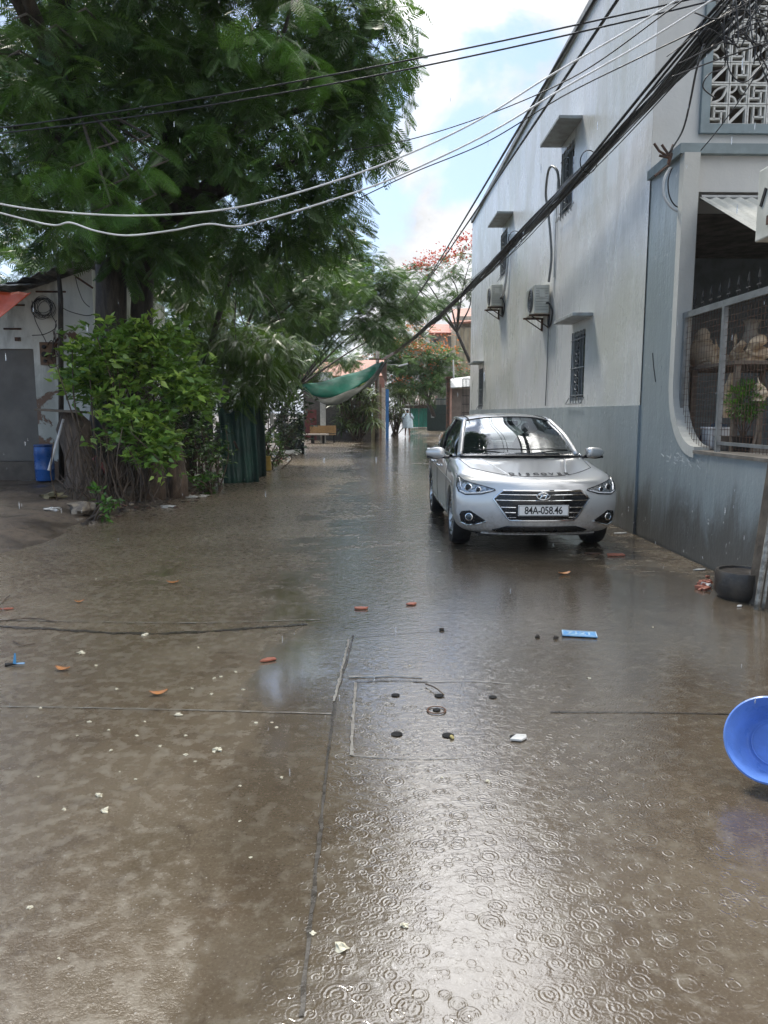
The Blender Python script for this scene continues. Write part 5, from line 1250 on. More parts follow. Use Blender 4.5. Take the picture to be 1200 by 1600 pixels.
rf = MB().grid(lambda u, w: Vector((XL + (XR + .15 - XL) * u, HY - .55 + 5.4 * w, topz(XL + (XR + .15 - XL) * u) + .06 + .10 * w + .02 * math.sin(u * 160))), 160, 1).build('roof', m_roof1, h1, solid=.012)
# small overhanging sheets above the awning and the orange awning
o1 = MB()
for i, (x0, x1, z0) in enumerate(((-7.6, -6.75, 0), (-6.85, -6.2, .05))):
    pass
tag(MB().grid(lambda u, w: Vector((-9.0 + 2.75 * u + .35 * w, HY - 1.1 + 1.05 * w, at(0, 452, HY).z - .22 + .22 * w + .10 * u + .015 * math.sin(u * 60))), 80, 2).build('eave_sheet', m_roof1, None, solid=.01), 'grey corrugated eave sheets above the orange awning', 'eave')
m_orange = M('orange tarpaulin', (.62, .075, .015), .5, scale=3, col2=(.48, .06, .015), bump=.3)
oa = [at(-60, 455, 13.2), at(49, 457, 13.3), at(-60, 530, 12.6), at(0, 496, 12.75)]
tag(MB().grid(lambda u, w: (oa[0].lerp(oa[1], u)).lerp(oa[2].lerp(oa[3], u), w) + Vector((0, 0, -.04 * math.sin(u * PI) * math.sin(w * PI) + .01 * math.sin(u * 25))), 16, 10).build('awning', m_orange, None, smooth='all', solid=.006), 'bright orange tarpaulin awning at the left edge above the door', 'awning')
for i, (px, py, w) in enumerate(((18, 477, .5), (20, 514, .32), (80, 456, .55), )):
    q = at(px, py, HY); MB().tube([(q.x - w / 2, HY - .02, q.z), (q.x + w / 2, HY - .02, q.z)], .018, 6).build('bracket_bar', m_rust, h1)
q = at(28, 530, HY); MB().box((q.x, HY - .01, q.z), (.10, .03, .07)).build('wall_socket', m_rust, h1)
mp_ = at(72, 552, HY - .1); eb = thing('meter_board', 'brown wooden meter board with cables on the white house wall', 'meter board', (mp_.x, HY - .05, mp_.z - .2))
MB().box((mp_.x, HY - .03, mp_.z), (.27, .05, .42)).build('board', M('brown board', (.17, .10, .055), .6, scale=12), eb)
for dx, dz, r in ((-.04, .12, .035), (-.04, -.02, .05), (-.03, -.14, .03)): MB().lathe([(r, 0), (r, .05), (r * .7, .06)], 14, Matrix.Translation((mp_.x + dx, HY - .055, mp_.z + dz)) @ Matrix.Rotation(PI / 2, 4, 'X')).build('meter_dial', m_black, eb)
cw = MB()
for k in range(9):
    s_ = Vector((mp_.x + .05 + random.gauss(0, .03), HY - .09, mp_.z + random.uniform(-.15, .2)))
    cw.tube(curve_pts([s_, s_ + Vector((random.uniform(.0, .14), 0, random.uniform(-.2, .15))), s_ + Vector((random.uniform(.05, .25), 0, random.uniform(-.1, .35))), s_ + Vector((random.uniform(.1, .35), -.02, random.uniform(.1, .4)))], 16), .008, 5)
cw.build('meter_cables', m_rust, eb)
hp_ = at(93, 700, HY - .4); tp_ = at(89, 395, HY - .4)
cp2 = thing('service_pole', 'dark thin service pole with cables in front of the white house wall', 'pole', (hp_.x, HY - .4, .25))
MB().tube([(hp_.x, HY - .4, .2), (tp_.x + .02, HY - .4, tp_.z - .8), (tp_.x, HY - .4, tp_.z)], [.05, .045, .03], 10).build('shaft', m_bark, cp2, smooth='all')
cl_ = MB()
for k in range(11):
    cc = Vector((at(66, 480, HY - .15).x + random.gauss(0, .03), HY - .12, at(66, 480, HY).z + random.gauss(0, .03))); rr_ = .16 + .04 * random.random()
    cl_.tube([cc + Vector((rr_ * math.cos(a), random.gauss(0, .004), rr_ * .95 * math.sin(a))) for a in [q2 * PI / 12 for q2 in range(25)]], .006, 4)
tag(cl_.build('cable_coil', m_cable, None), 'dark coil of spare cable hung on the white house wall', 'cable coil')
def droopc(name, label, pts, r, mat=m_cable, cat='cable', group=None, n=40): return pipe(name, label, pts, r, mat, n, cat, group, 6)
for i, (pts, lab) in enumerate(((((50, 470), (55, 500), (70, 530), (72, 535)), 'thin cable dropping from the coil to the meter board'), (((78, 470), (80, 490), (88, 510), (70, 522), (50, 524)), 'thin looping cable left of the service pole'), (((92, 478), (110, 487), (135, 493), (150, 490)), 'thin cable from the service pole to the tree trunk'), (((118, 434), (122, 450), (130, 470), (140, 480)), 'slack cable hanging from the house roof corner'), (((88, 500), (84, 530), (82, 545), (80, 560)), 'cable running down beside the service pole to the meters'))):
    droopc('cable', lab, [at(px, py, HY - .2) for px, py in pts], .008)
q0, q1 = at(118, 432, HY - .3), at(145, 450, HY - .3)
tag(MB().tube([q0, q1], .02, 6).build('strut', m_rust, None), 'short dark strut sticking out under the house roof corner', 'strut')

# ------------------------------------------------------------ shop with green tarpaulin, tile roof, gate and far houses
m_tile = M('orange clay tiles', (.30, .125, .075), .6, scale=5, col2=(.28, .12, .07), bump=.5, bscale=9)
sh2 = thing('tile_roof_house', 'low house with orange tile roof behind the green tarpaulin', 'building', (-2.5, 44, 0))
def yy(px, py, Y): return at(px, py, Y)
r0, r1 = at(470, 588, 40), at(600, 588, 40); rt0, rt1 = at(505, 567, 44), at(600, 562, 44)
MB().add([r0, r1, rt1, rt0], [(0, 1, 2, 3)]).build('roof', m_tile, sh2, solid=.08)
MB().bb(r0.x + .1, .2, 40.2, 48, 0, 3.3).build('wall', M('shaded plaster', (.10, .085, .07), .8), sh2)
rd0 = at(488, 640, 40); MB().bb(at(476, 640, 40).x, at(494, 640, 40).x, 40.15, 40.199, .0, at(485, 640, 40).z).build('red_panel', M('dull red board', (.16, .035, .03), .6), sh2)
MB().bb(at(497, 590, 40).x, at(520, 590, 40).x, 39.6, 39.65, 3.15, 3.6).build('white_fascia', M('white sheet', (.6, .6, .6), .5), sh2)
# tarpaulin
g0, g1, g2, g3 = at(460, 602, 31), at(590, 566, 34), at(605, 566, 33), at(505, 632, 30)
m_tarp = M('sea green tarpaulin', (.006, .125, .082), .6, scale=1.5, col2=(.004, .085, .055), bump=.2, Specular_IOR_Level=.1)
m_tarpg = M('grey tarpaulin underside', (.062, .066, .055), .7, scale=2, col2=(.045, .048, .04), Specular_IOR_Level=.1)
def tarp(lo, hi):
    topc = [at(458, 604, 31), at(500, 596, 31.5), at(545, 585, 33), at(580, 572, 34), at(592, 566, 34.5)]
    midc = [at(464, 605, 30.9), at(503, 622, 30.6), at(548, 610, 31.4), at(580, 590, 32.8), at(599, 566, 34.0)]
    botc = [at(470, 606, 30.8), at(512, 634, 30), at(552, 619, 31), at(584, 597, 32.4), at(605, 566, 33.8)]
    A, B = (topc, midc) if lo == 0 else (midc, botc)
    return MB().grid(lambda u, w: crom(A, u).lerp(crom(B, u), w) + Vector((0, -.12 * math.sin(w * PI) - .05 * math.sin(u * 21), .03 * math.sin(u * 17 + w * 4))), 44, 8)
tt = thing('tarpaulin', 'green and grey tarpaulin slung over the shop front beside the lane', 'tarpaulin', (-2, 31.5, 2.3))
tarp(0, 1).build('green_cloth', m_tarp, tt, smooth='all', solid=.01); tarp(1, 2).build('grey_hem', m_tarpg, tt, smooth='all', solid=.01)
MB().grid(lambda u, w: Vector((at(604, 566, 33.9).x - .45 * (1 - w) * u, 33.9 + .4 * u, at(600, 566, 33.9).z - 1.0 * w - .05 * math.sin(u * 12))), 10, 8).build('hanging_flap', M('pinkish net', (.34, .22, .18), .7), tt, smooth='all', solid=.01)
wp = gnd(507, 690); tag(MB().bb(wp.x - .13, wp.x + .13, 36.9, 37.1, 0, 2.1).build('post', M('white post', (.55, .54, .50), .5), None, bevel=.01), 'white post behind the outdoor table under the tarpaulin', 'post')
ob = gnd(500, 692); tb2 = thing('outdoor_table', 'pale-topped low table with dark legs under the tarpaulin', 'table', (ob.x, 36, 0))
xa, xb = at(478, 679, 36).x, at(523, 679, 36).x
MB().bb(xa, xb - .3, 35.6, 36.4, at(500, 679, 36).z - .03, at(500, 679, 36).z + .03).build('tabletop', M('pale worn top', (.42, .36, .30), .5), tb2)
for x in (xa + .35, xb - .55):
    for y in (35.75, 36.25): MB().bb(x - .04, x + .04, y - .04, y + .04, -.05, at(500, 679, 36).z - .031).build('leg', m_black, tb2)
bn = thing('wooden_bench', 'light brown wooden bench behind the outdoor table', 'bench', ((xa + xb) / 2 + .2, 36.9, 0))
b0, b1_ = at(484, 666, 36.8).x, at(525, 666, 36.8).x; zb0 = at(500, 677, 36.8).z
MB().bb(b0, b1_, 36.85, 36.89, zb0, at(500, 665, 36.8).z).build('backrest', M('light brown boards', (.40, .24, .10), .5, scale=12), bn)
MB().bb(b0, b1_, 36.49, 36.849, zb0 - .08, zb0 - .04).build('seat', M('light brown seat', (.36, .22, .10), .5, scale=12), bn)
for x in (b0 + .1, b1_ - .1): MB().bb(x - .03, x + .03, 36.52, 36.58, -.05, zb0 - .081).build('leg', m_black, bn); MB().bb(x - .03, x + .03, 36.78, 36.84, -.05, zb0 - .081).build('leg', m_black, bn)
# blade-leaved plants
BL = [blade(1, .08), blade(1, .09, .8), blade(1, .07, .35)]
def dracaena(label, px, Y, z0, z1, w, heads, size, mat, name='dracaena'):
    c = at(px, 650, Y); t = thing(name, label, 'plant', (c.x, Y, 0)); O = []; D = []; rn = []; st = MB()
    for k in range(heads):
        h = Vector((c.x + random.uniform(-w, w) / 2, Y + random.gauss(0, .35), z0 + (z1 - z0) * (k + random.random()) / heads)); rv = random.gauss(.45, .2)
        st.tube(curve_pts([(c.x + random.gauss(0, .12), Y + random.gauss(0, .1), -.05), (h.x * .6 + c.x * .4, h.y, h.z * .55), h], 8), .03, 6)
        for j in range(34):
            a = random.random() * 2 * PI; O.append(h + Vector((0, 0, random.uniform(-.15, .1)))); D.append(Vector((math.cos(a), math.sin(a), random.uniform(-.1, 1.0)))); rn.append(min(1, max(0, rv + random.gauss(0, .12))))
    O = np.array(O); D = np.array(D); quad_mesh('leaves', *scatter(BL, O, D, size * RNG.uniform(.7, 1.15, len(O)), np.array(rn), .15), mat, t); st.build('stems', m_twig, t)
dracaena('tall clump of blade-leaved dracaena left of the blue gate post', 558, 39, .6, 2.9, 2.0, 40, .85, m_leafblade)
dracaena('second dracaena clump with paler leaves beside the blue gate post', 618, 47, .8, 2.9, 1.6, 20, .85, m_leafblade)
# gate pillars left
def post(name, label, px0, px1, pyt, Y, mat, d=.3, cat='post', yb=0.0):
    a, b = at(px0, pyt, Y), at(px1, pyt, Y); return tag(MB().bb(a.x, b.x, Y, Y + d, yb - .1, a.z).build(name, mat, None, bevel=.01), label, cat)
post('wall_pillar', 'pale yellow wall end behind the dracaena', 580, 590, 618, 42.2, M('pale yellow plaster', (.42, .38, .22), .7, scale=5), .8, 'wall')
post('wall_pillar', 'brown pillar between the yellow wall and the blue post', 590.5, 596, 600, 43.2, M('brown plaster', (.20, .13, .09), .7), .5, 'pillar')
post('wall_pillar', 'whitish pillar just left of the blue post', 596.5, 602, 606, 44, M('white plaster', (.52, .48, .44), .7), .4, 'pillar')
post('gate_post', 'bright blue painted post beside the whitish pillar', 602.5, 607.5, 608, 44.6, M('bright blue paint', (.03, .16, .42), .4), .25)
post('wall_pillar', 'dark wooden trunk-like post standing in front of the yellow wall', 576, 580, 630, 41.2, m_bark, .2)
pg = thing('red_brick_gable', 'pink brick gable end above the dracaena and pillars', 'building', (.6, 44, 0))
MB().bb(at(586, 600, 45.2).x, at(601, 600, 45.2).x, 45.2, 45.6, 0, at(600, 566, 45.2).z).build('wall', M('pink brick', (.34, .16, .12), .7, scale=20, col2=(.26, .14, .11)), pg)
# utility pole at the far end of the cable bundle
fp = at(590, 640, 42.0)
up = thing('utility_pole', 'far concrete utility pole where the thick cable bundle ends', 'pole', (fp.x, 42.0, 0))
MB().tube([(fp.x - .02, 42.0, -.1), (fp.x, 42.0, 4.9)], [.13, .10], 10).build('shaft', m_conc, up, smooth='all')
MB().bb(fp.x - .5, fp.x + .5, 41.9, 41.98, 4.4, 4.48).build('crossarm', m_rust, up)
sl2 = at(633, 570, 41.8); la = MB().tube([(fp.x, 42, 4.1), (sl2.x - .4, 41.9, sl2.z + .02)], .02, 6).build('lamp_arm', m_steel, up)
MB().box((sl2.x - .1, 41.85, sl2.z), (.55, .12, .08), Matrix.Rotation(-.25, 3, 'Y')).build('lamp_head', M('white lamp housing', (.65, .66, .66), .4), up, bevel=.02)
# green gate and grille fence at the end of the lane
GY = 60.0; gz = far_rise(GY)
gg = thing('metal_gate', 'green sheet-metal gate closing the end of the lane', 'gate', (4, GY, gz))
m_greeng = corrugated('green gate sheet', (.02, .25, .17), (.015, .16, .11), 0, 40, .5)
xa, xb = at(641, 640, GY).x, at(668, 640, GY).x; zt_ = at(650, 633, GY).z
for k in range(2):
    x0 = xa + (xb - xa) / 2 * k; MB().bb(x0 + .02, x0 + (xb - xa) / 2 - .02, GY, GY + .05, gz + .08, zt_).build('gate_leaf', m_greeng, gg)
fr = MB()
for x in (xa, (xa + xb) / 2, xb): fr.bb(x - .02 if x != xa else x - .05, x + .02, GY - .03, GY + .08, gz, zt_ + .1)
fr.build('frame', m_steel, gg)
cn = thing('tiled_canopy', 'striped dark and pale tiled canopy over the green gate', 'canopy', (3.9, GY - .5, zt_))
ca, cb = at(629, 625, GY - .6).x, at(680, 625, GY - .6).x; z0, z1 = at(650, 631, GY - .6).z, at(650, 619, GY - .6).z
n_ = 26
for i in range(n_):
    x = ca + (cb - ca) * i / n_; MB().tube([(x, GY - .9, z0), (x + .25, GY + .3, z1)], .10, 6).build('tile_row', M('pale tile', (.45, .40, .36), .6) if i == 0 else (bpy.data.materials['pale tile'] if i % 2 == 0 else m_rust), cn, smooth='all')
MB().bb(ca, cb, GY - .2, GY, z0 - .35, z0 - .1).build('beam', m_conc, cn)
ff = thing('grille_fence', 'dark green grille fence right of the green gate', 'fence', (5.5, 56, .1))
xa, xb = at(668, 640, 56).x, at(699, 640, 56).x; zf = at(680, 622, 56).z; gz2 = far_rise(56)
bars = MB()
for k in range(17): x = xa + (xb - xa) * k / 16; bars.bb(x - .02, x + .02, 56, 56.04, gz2, zf)
for z in (gz2 + .15, (gz2 + zf) / 2, zf - .1): bars.bb(xa, xb, 55.97, 55.999, z - .03, z + .03)
bars.build('bars', M('dark green bars', (.03, .055, .05), .5, .3), ff)
MB().bb(xa, xb, 56.06, 56.09, gz2, zf - .5).build('backing_sheet', M('dark green backing', (.02, .05, .045), .6), ff)
c1 = at(676, 650, 55.9); MB().box((c1.x, 55.94, c1.z), (.25, .03, .28)).build('lock_plate', M('lock plate white', (.4, .42, .42), .5), ff)
tag(MB().bb(at(655, 615, 66).x, at(705, 615, 66).x, 66, 66.3, .3, at(680, 604, 66).z).build('back_wall', M('dark brown back wall', (.09, .06, .05), .8), None), 'dark brown wall seen behind the grille fence', 'wall')
# small white-roofed lean-to beyond the townhouse
ln = thing('side_house', 'small house with pale awning and pink post just beyond the townhouse', 'building', (4.6, 34, 0))
A = lambda px, py, Y=33.0: at(px, py, Y)
MB().bb(A(705, 640).x, A(742, 640).x, 33, 33.2, 0, A(712, 607).z).build('wall', M('grey brown plaster', (.20, .17, .15), .8, scale=4), ln)
MB().bb(A(697, 640, 32.9).x, A(701, 640).x, 32.7, 32.95, 0, A(700, 592).z).build('dark_post', m_rust, ln)
MB().bb(A(701.5, 640).x, A(704.5, 640).x, 32.7, 32.99, 0, A(702, 603).z).build('pink_post', M('pink plaster', (.50, .30, .24), .7), ln)
aw2 = [A(704, 592, 32.6), A(735, 584, 30), A(735, 603, 30), A(704, 606, 32.6)]
MB().add([A(704, 606, 32.5), A(738, 604, 32.5), A(738, 588, 33.6), A(704, 592, 33.6)], [(0, 1, 2, 3)]).build('awning', M('pale awning sheet', (.55, .57, .57), .5), ln, solid=.04)
MB().bb(A(697, 592, 32.6).x, A(705, 592).x, 32.5, 33.4, A(700, 592).z, A(700, 589).z).build('post_cap', m_rust, ln)
ldr = thing('grille_door', 'dark iron grille door beside the pale awning', 'gate', (4.9, 31.8, 0))
gb = MB(); xa, xb = at(722, 640, 31.8).x, at(733, 640, 31.8).x; z0, z1 = 0.05, at(725, 592, 31.8).z
for k in range(6): x = xa + (xb - xa) * k / 5; gb.bb(x - .012, x + .012, 31.8, 31.83, z0, z1)
for k in range(9): z = z0 + (z1 - z0) * k / 8; gb.bb(xa, xb, 31.77, 31.799, z - .015, z + .015)
gb.build('bars', m_black, ldr)
wt = at(728, 640, 34); tag(MB().bb(wt.x - .5, wt.x + 3, 36, 36.3, 0, 2.4).build('boundary_wall', m_conc, None), 'grey boundary wall behind the iron grille door', 'wall')
# big tin-walled houses behind
t1 = thing('tin_house', 'tall pale corrugated house with red roof behind the orange-flowered tree', 'building', (8, 62, .3))
m_tin = corrugated('pale corrugated cladding', (.42, .38, .30), (.26, .23, .18), 0, 22, .6)
m_tin2 = corrugated('tan corrugated cladding', (.36, .30, .20), (.24, .19, .12), 0, 20, .6)
B_ = lambda px, py, Y=62.0: at(px, py, Y)
MB().bb(B_(672, 520).x, B_(712, 520).x, 62, 70, .2, B_(690, 520).z).build('wall', m_tin, t1)
MB().add([B_(670, 521, 61.6), B_(714, 521, 61.6), B_(712, 508, 66), B_(672, 508, 66)], [(0, 1, 2, 3)]).build('roof', M('red tiles', (.45, .14, .09), .6, scale=3, bump=.5), t1, solid=.15)
w_ = MB().bb(B_(677, 535, 61.9).x, B_(684, 535).x, 61.9, 61.97, B_(680, 537).z, B_(680, 530).z).build('window', M('window recess', (.05, .05, .05), .5), t1)
t2_ = thing('tan_house', 'tan corrugated wall of a higher house just left of the townhouse corner', 'building', (10, 58, .3))
C_ = lambda px, py, Y=58.0: at(px, py, Y)
MB().bb(C_(712, 560).x, C_(790, 560).x, 58, 64, .2, C_(720, 512).z).build('wall', m_tin2, t2_)
MB().bb(C_(715, 500).x, C_(790, 500).x, 58.4, 64, C_(720, 512).z, C_(720, 493).z).build('upper_wall', m_tin, t2_)
MB().add([C_(706, 505, 57.6), C_(795, 500, 57.6), C_(795, 480, 66), C_(706, 484, 66)], [(0, 1, 2, 3)]).build('roof', M('brown roof tiles', (.32, .14, .09), .6, scale=3), t2_, solid=.15)
t3_ = thing('distant_house', 'distant red-roofed house glimpsed left of the tan house', 'building', (6, 85, .5))
D_ = lambda px, py, Y=85.0: at(px, py, Y)
MB().bb(D_(640, 540).x, D_(672, 540).x, 85, 90, .3, D_(650, 545).z).build('wall', m_cream, t3_)
MB().add([D_(636, 546, 84), D_(676, 546, 84), D_(668, 530, 90), D_(644, 530, 90)], [(0, 1, 2, 3)]).build('roof', m_tile, t3_, solid=.2)
# pinky white strings of cable near there
for i, (a, b, lab) in enumerate((((708, 562, 31), (709, 592, 31), 'thin pale pole standing above the pale awning'),)):
    tag(MB().tube([at(*a), at(b[0], b[1], b[2])], .03, 6).build('pole', m_cablew, None), lab, 'pole')

# ------------------------------------------------------------ overhead cables
def sagline(a, b, sag, n=60): return [Vector(a).lerp(Vector(b), i / n) + Vector((0, 0, -sag * 4 * (i / n) * (1 - i / n))) for i in range(n + 1)]
A0 = Vector((3.28, 5.25, 5.0)); B0 = at(597, 562, 41.8)
bu = thing('cable_bundle', 'thick black bundle of cables running from the near pole down to the far pole', 'cables', A0)
base_ = sagline(A0, B0, .42, 110)
for k in range(16):
    mb = MB(); pts = []; ph = random.random() * 6.28; fq = random.uniform(.25, .7); rad = random.uniform(.012, .060)
    for i, p in enumerate(base_):
        a = ph + i * fq * .35; pts.append(p + Vector((math.cos(a), 0, math.sin(a))) * rad * (1 + .35 * math.sin(i * .21 + k)) * (1 + 1.6 * math.exp(-i / 9)))
    mb.tube(pts, random.choice([.008, .011, .014, .018]), 6).build('cable_strand', m_cable, bu, smooth='all')
for k in range(5):            # a few strands hanging looser
    off = Vector((random.uniform(-.05, .05), 0, 0)); sg = random.uniform(-.18, .30); pts = [p + off * (1 + math.sin(i * .1)) + Vector((0, 0, -sg * math.sin(PI * i / 110) + .05 * math.sin(i * .33 + k) * math.sin(PI * i / 110))) for i, p in enumerate(base_)]
    MB().tube(pts, .007, 5).build('loose_strand', m_cable, bu, smooth='all')
for i in (6, 15, 26, 38, 52):  # ties and small loops
    p = base_[i]; d = (base_[i + 1] - base_[i - 1]).normalized(); u_ = d.orthogonal().normalized(); w_ = d.cross(u_); rr_ = .13 if i > 8 else .11
    MB().tube([p + (u_ * math.cos(a) + w_ * math.sin(a)) * rr_ + d * .06 * math.sin(a) + Vector((0, 0, .05)) for a in [q * PI / 10 for q in range(21)]], .007, 5).build('tie_loop', m_cable, bu)
def wire(label, a, b, sag, r, mat=m_cable, group=None):
    pts = sagline(a, b, sag); return tag(MB().tube(pts, r, 6).build('overhead_cable', mat, None, smooth='all', fixn=False), label, 'cable', group)
F1 = at(625, 505, 45)
wire('left one of two parallel black cables slanting up past the townhouse roof', at(1160, -390, 4.2), at(628, 498, 45), .12, .017)
wire('right one of two parallel black cables crossing the townhouse wall', at(1225, -390, 4.4), at(615, 512, 45), .12, .016)
wire('upper one of the thin cable pair crossing the tree and sky', at(-60, 207, 9.5), at(1260, -44, 6.5), .12, .008)
wire('lower one of the thin cable pair crossing the tree and sky', at(-60, 214, 9.5), at(1260, -36, 6.5), .16, .008)
def wcurve(label, pts, Y0, Y1, r, mat):
    x0, x1 = pts[0][0], pts[-1][0]; P = [at(px, py, Y0 + (Y1 - Y0) * (px - x0) / (x1 - x0)) for px, py in pts]
    return tag(MB().tube(curve_pts(P, 120), r, 7).build('overhead_cable', mat, None, smooth='all', fixn=False), label, 'cable')
wcurve('upper white insulated cable sagging across the big tree', [(-40, 311), (60, 328), (200, 337), (330, 330), (440, 308), (600, 256), (740, 192), (860, 118), (1010, 30), (1180, -80)], 5.2, 5.3, .0062, m_cablew)
wcurve('lower white insulated cable with wavy kinks across the big tree', [(-40, 322), (40, 343), (85, 352), (110, 348), (150, 361), (200, 368), (270, 360), (300, 354), (330, 350), (370, 354), (420, 342), (520, 312), (620, 276), (760, 210), (880, 138), (1020, 58), (1190, -50)], 5.2, 5.3, .0062, m_cablew)
wcurve('grey cable between the two white ones right of the tree', [(560, 310), (650, 268), (760, 222), (880, 150), (1000, 90), (1110, 36), (1220, -30)], 9, 5.4, .006, m_cable)
wcurve('thin grey cable above the white ones right of the tree', [(540, 236), (640, 218), (760, 180), (900, 118), (1040, 20), (1120, -40)], 10, 5.4, .006, m_cable)
wcurve('thin cable crossing the tarpaulin towards the far flame tree', [(440, 548), (520, 536), (600, 522), (700, 500)], 24, 44, .014, m_cablew)
wcurve('cable from the bundle down to the bracket on the porch corner', [(1100, 70), (1088, 110), (1078, 160), (1066, 205), (1046, 238)], 5.6, 7.9, .009, m_cable)
wcurve('thin cable slanting across the pierced screen', [(1095, 235), (1120, 205), (1160, 150), (1210, 70)], 7.5, 6.0, .005, m_cable)
ib = thing('insulator_bracket', 'dark branching bracket with cable loops on the porch corner', 'bracket', at(1040, 240, 8.1))
mb = MB(); q = lambda px, py, Y=8.0: at(px, py, Y)
for pl_ in (((1023, 275), (1045, 258), (1050, 240)), ((1022, 224), (1030, 236), (1043, 244)), ((1048, 246), (1038, 232), (1034, 226)), ((1052, 226), (1047, 240), (1044, 256)), ((1030, 243), (1044, 246))): mb.tube([q(*z) for z in pl_], .013, 6)
mb.build('bracket_arm', m_rust, ib)
MB().tube(curve_pts([q(1047, 262), q(1038, 280), q(1037, 305), q(1050, 325), q(1066, 330), q(1079, 318), q(1080, 300)], 30), .013, 8).build('cable_loop', m_cablew, ib, smooth='all')
MB().tube(curve_pts([q(1050, 262), q(1044, 282), q(1046, 306), q(1056, 322), q(1070, 324)], 24), .007, 6).build('cable_loop', m_cable, ib, smooth='all')
tn = thing('cable_tangle', 'wild tangle of black cables around the top of the near pole', 'cables', (3.3, 5.3, 4.6))
for k in range(34):
    c = at(random.uniform(1120, 1230), random.uniform(-60, 40), 5.3); pts = [c]
    for j in range(4): c = c + Vector((random.gauss(0, .12), random.gauss(0, .06), random.gauss(-.02, .12))); pts.append(c)
    MB().tube(curve_pts(pts, 26), random.choice([.003, .005, .006]), 5).build('loose_cable', m_cable, tn, smooth='all')
for k, pts in enumerate([((1135, 62), (1140, 110), (1165, 128), (1200, 90)), ((1180, -10), (1182, 60), (1178, 100)), ((1190, 40), (1188, 80), (1200, 110)), ((1085, 20), (1120, 30), (1160, 15), (1210, 30)), ((1060, 100), (1120, 70), (1180, 45), (1220, 40)), ((1050, 120), (1130, 90), (1220, 60))]):
    MB().tube(curve_pts([at(x, y, 5.35) for x, y in pts], 30), .005, 5).build('loose_cable', m_cable, tn, smooth='all')

# ------------------------------------------------------------ small things on the lane
def slab(name, label, cat, px, py, pts, h, mat, rz=0, tilt=0, group=None):
    p = on(px, py); mb = MB().prism(pts, 0, h, 'z'); m = Matrix.Rotation(rz, 3, 'Z') @ Matrix.Rotation(tilt, 3, 'X')
    mb.v = [p + Vector((0, 0, .004 + .03 * abs(math.sin(tilt)))) + m @ v for v in mb.v]; return tag(mb.build(name, mat, None, bevel=.002), label, cat, group)
def shard(w, l, k):
    n = 6; return [(w * math.cos(2 * PI * i / n + .4) * (1 + .9 * noise.noise(Vector((i * .7 + .3, k * .37, 0)))), l * math.sin(2 * PI * i / n + .4) * (1.2 + .9 * noise.noise(Vector((i * .7 + .3, k * .37, 4.5))))) for i in range(n)]
m_brickc = M('wet broken tile', (.34, .11, .065), .5, scale=20, bump=.5)
for px, py, w, l, rz, lab in ((563, 952, .06, .022, .1, 'reddish tile shard in the middle of the lane below the car'), (643, 945, .045, .022, .5, 'small dark red shard beside the water streak'), (418, 1033, .06, .018, .5, 'long salmon-coloured tile piece left of the drain cover'), (10, 953, .05, .014, .1, 'thin red tile sliver at the left edge of the lane'), (960, 868, .10, .06, .2, 'dark red brick bit near the car front corner'), (925, 866, .08, .03, 0, 'flat dark tile bit left of the brick bit near the car')):
    slab('tile_shard', lab, 'shard', px, py, shard(w, l, px), .011, m_brickc if px != 925 else m_rust, rz)
m_leafdry = M('wet dry leaf', (.50, .22, .06), .4, scale=20, col2=(.32, .12, .04))
for px, py, s_, rz, lab in ((270, 912, .05, .1, 'curled orange leaf on the lane left of centre'), (124, 942, .035, .4, 'small orange leaf nearest the left bank'), (98, 1048, .045, -.2, 'curled orange leaf at the lower left'), (882, 898, .06, .3, 'yellowish leaf in front of the car'), (248, 1086, .045, .3, 'faint pinkish leaf sliver near the lower left seam')):
    p = on(px, py); mb = MB().grid(lambda u, w: p + rotz(rz) @ Vector(((u - .5) * 2 * s_, (w - .5) * s_ * math.sin(PI * (u * .9 + .05)) * 1.0, .008 + .03 * (u - .5) ** 2 * 2 + .5 * s_ * (w - .5) ** 2)), 8, 4)
    tag(mb.build('leaf', m_leafdry, None, smooth='all', solid=.002, fixn=False), lab, 'leaf')
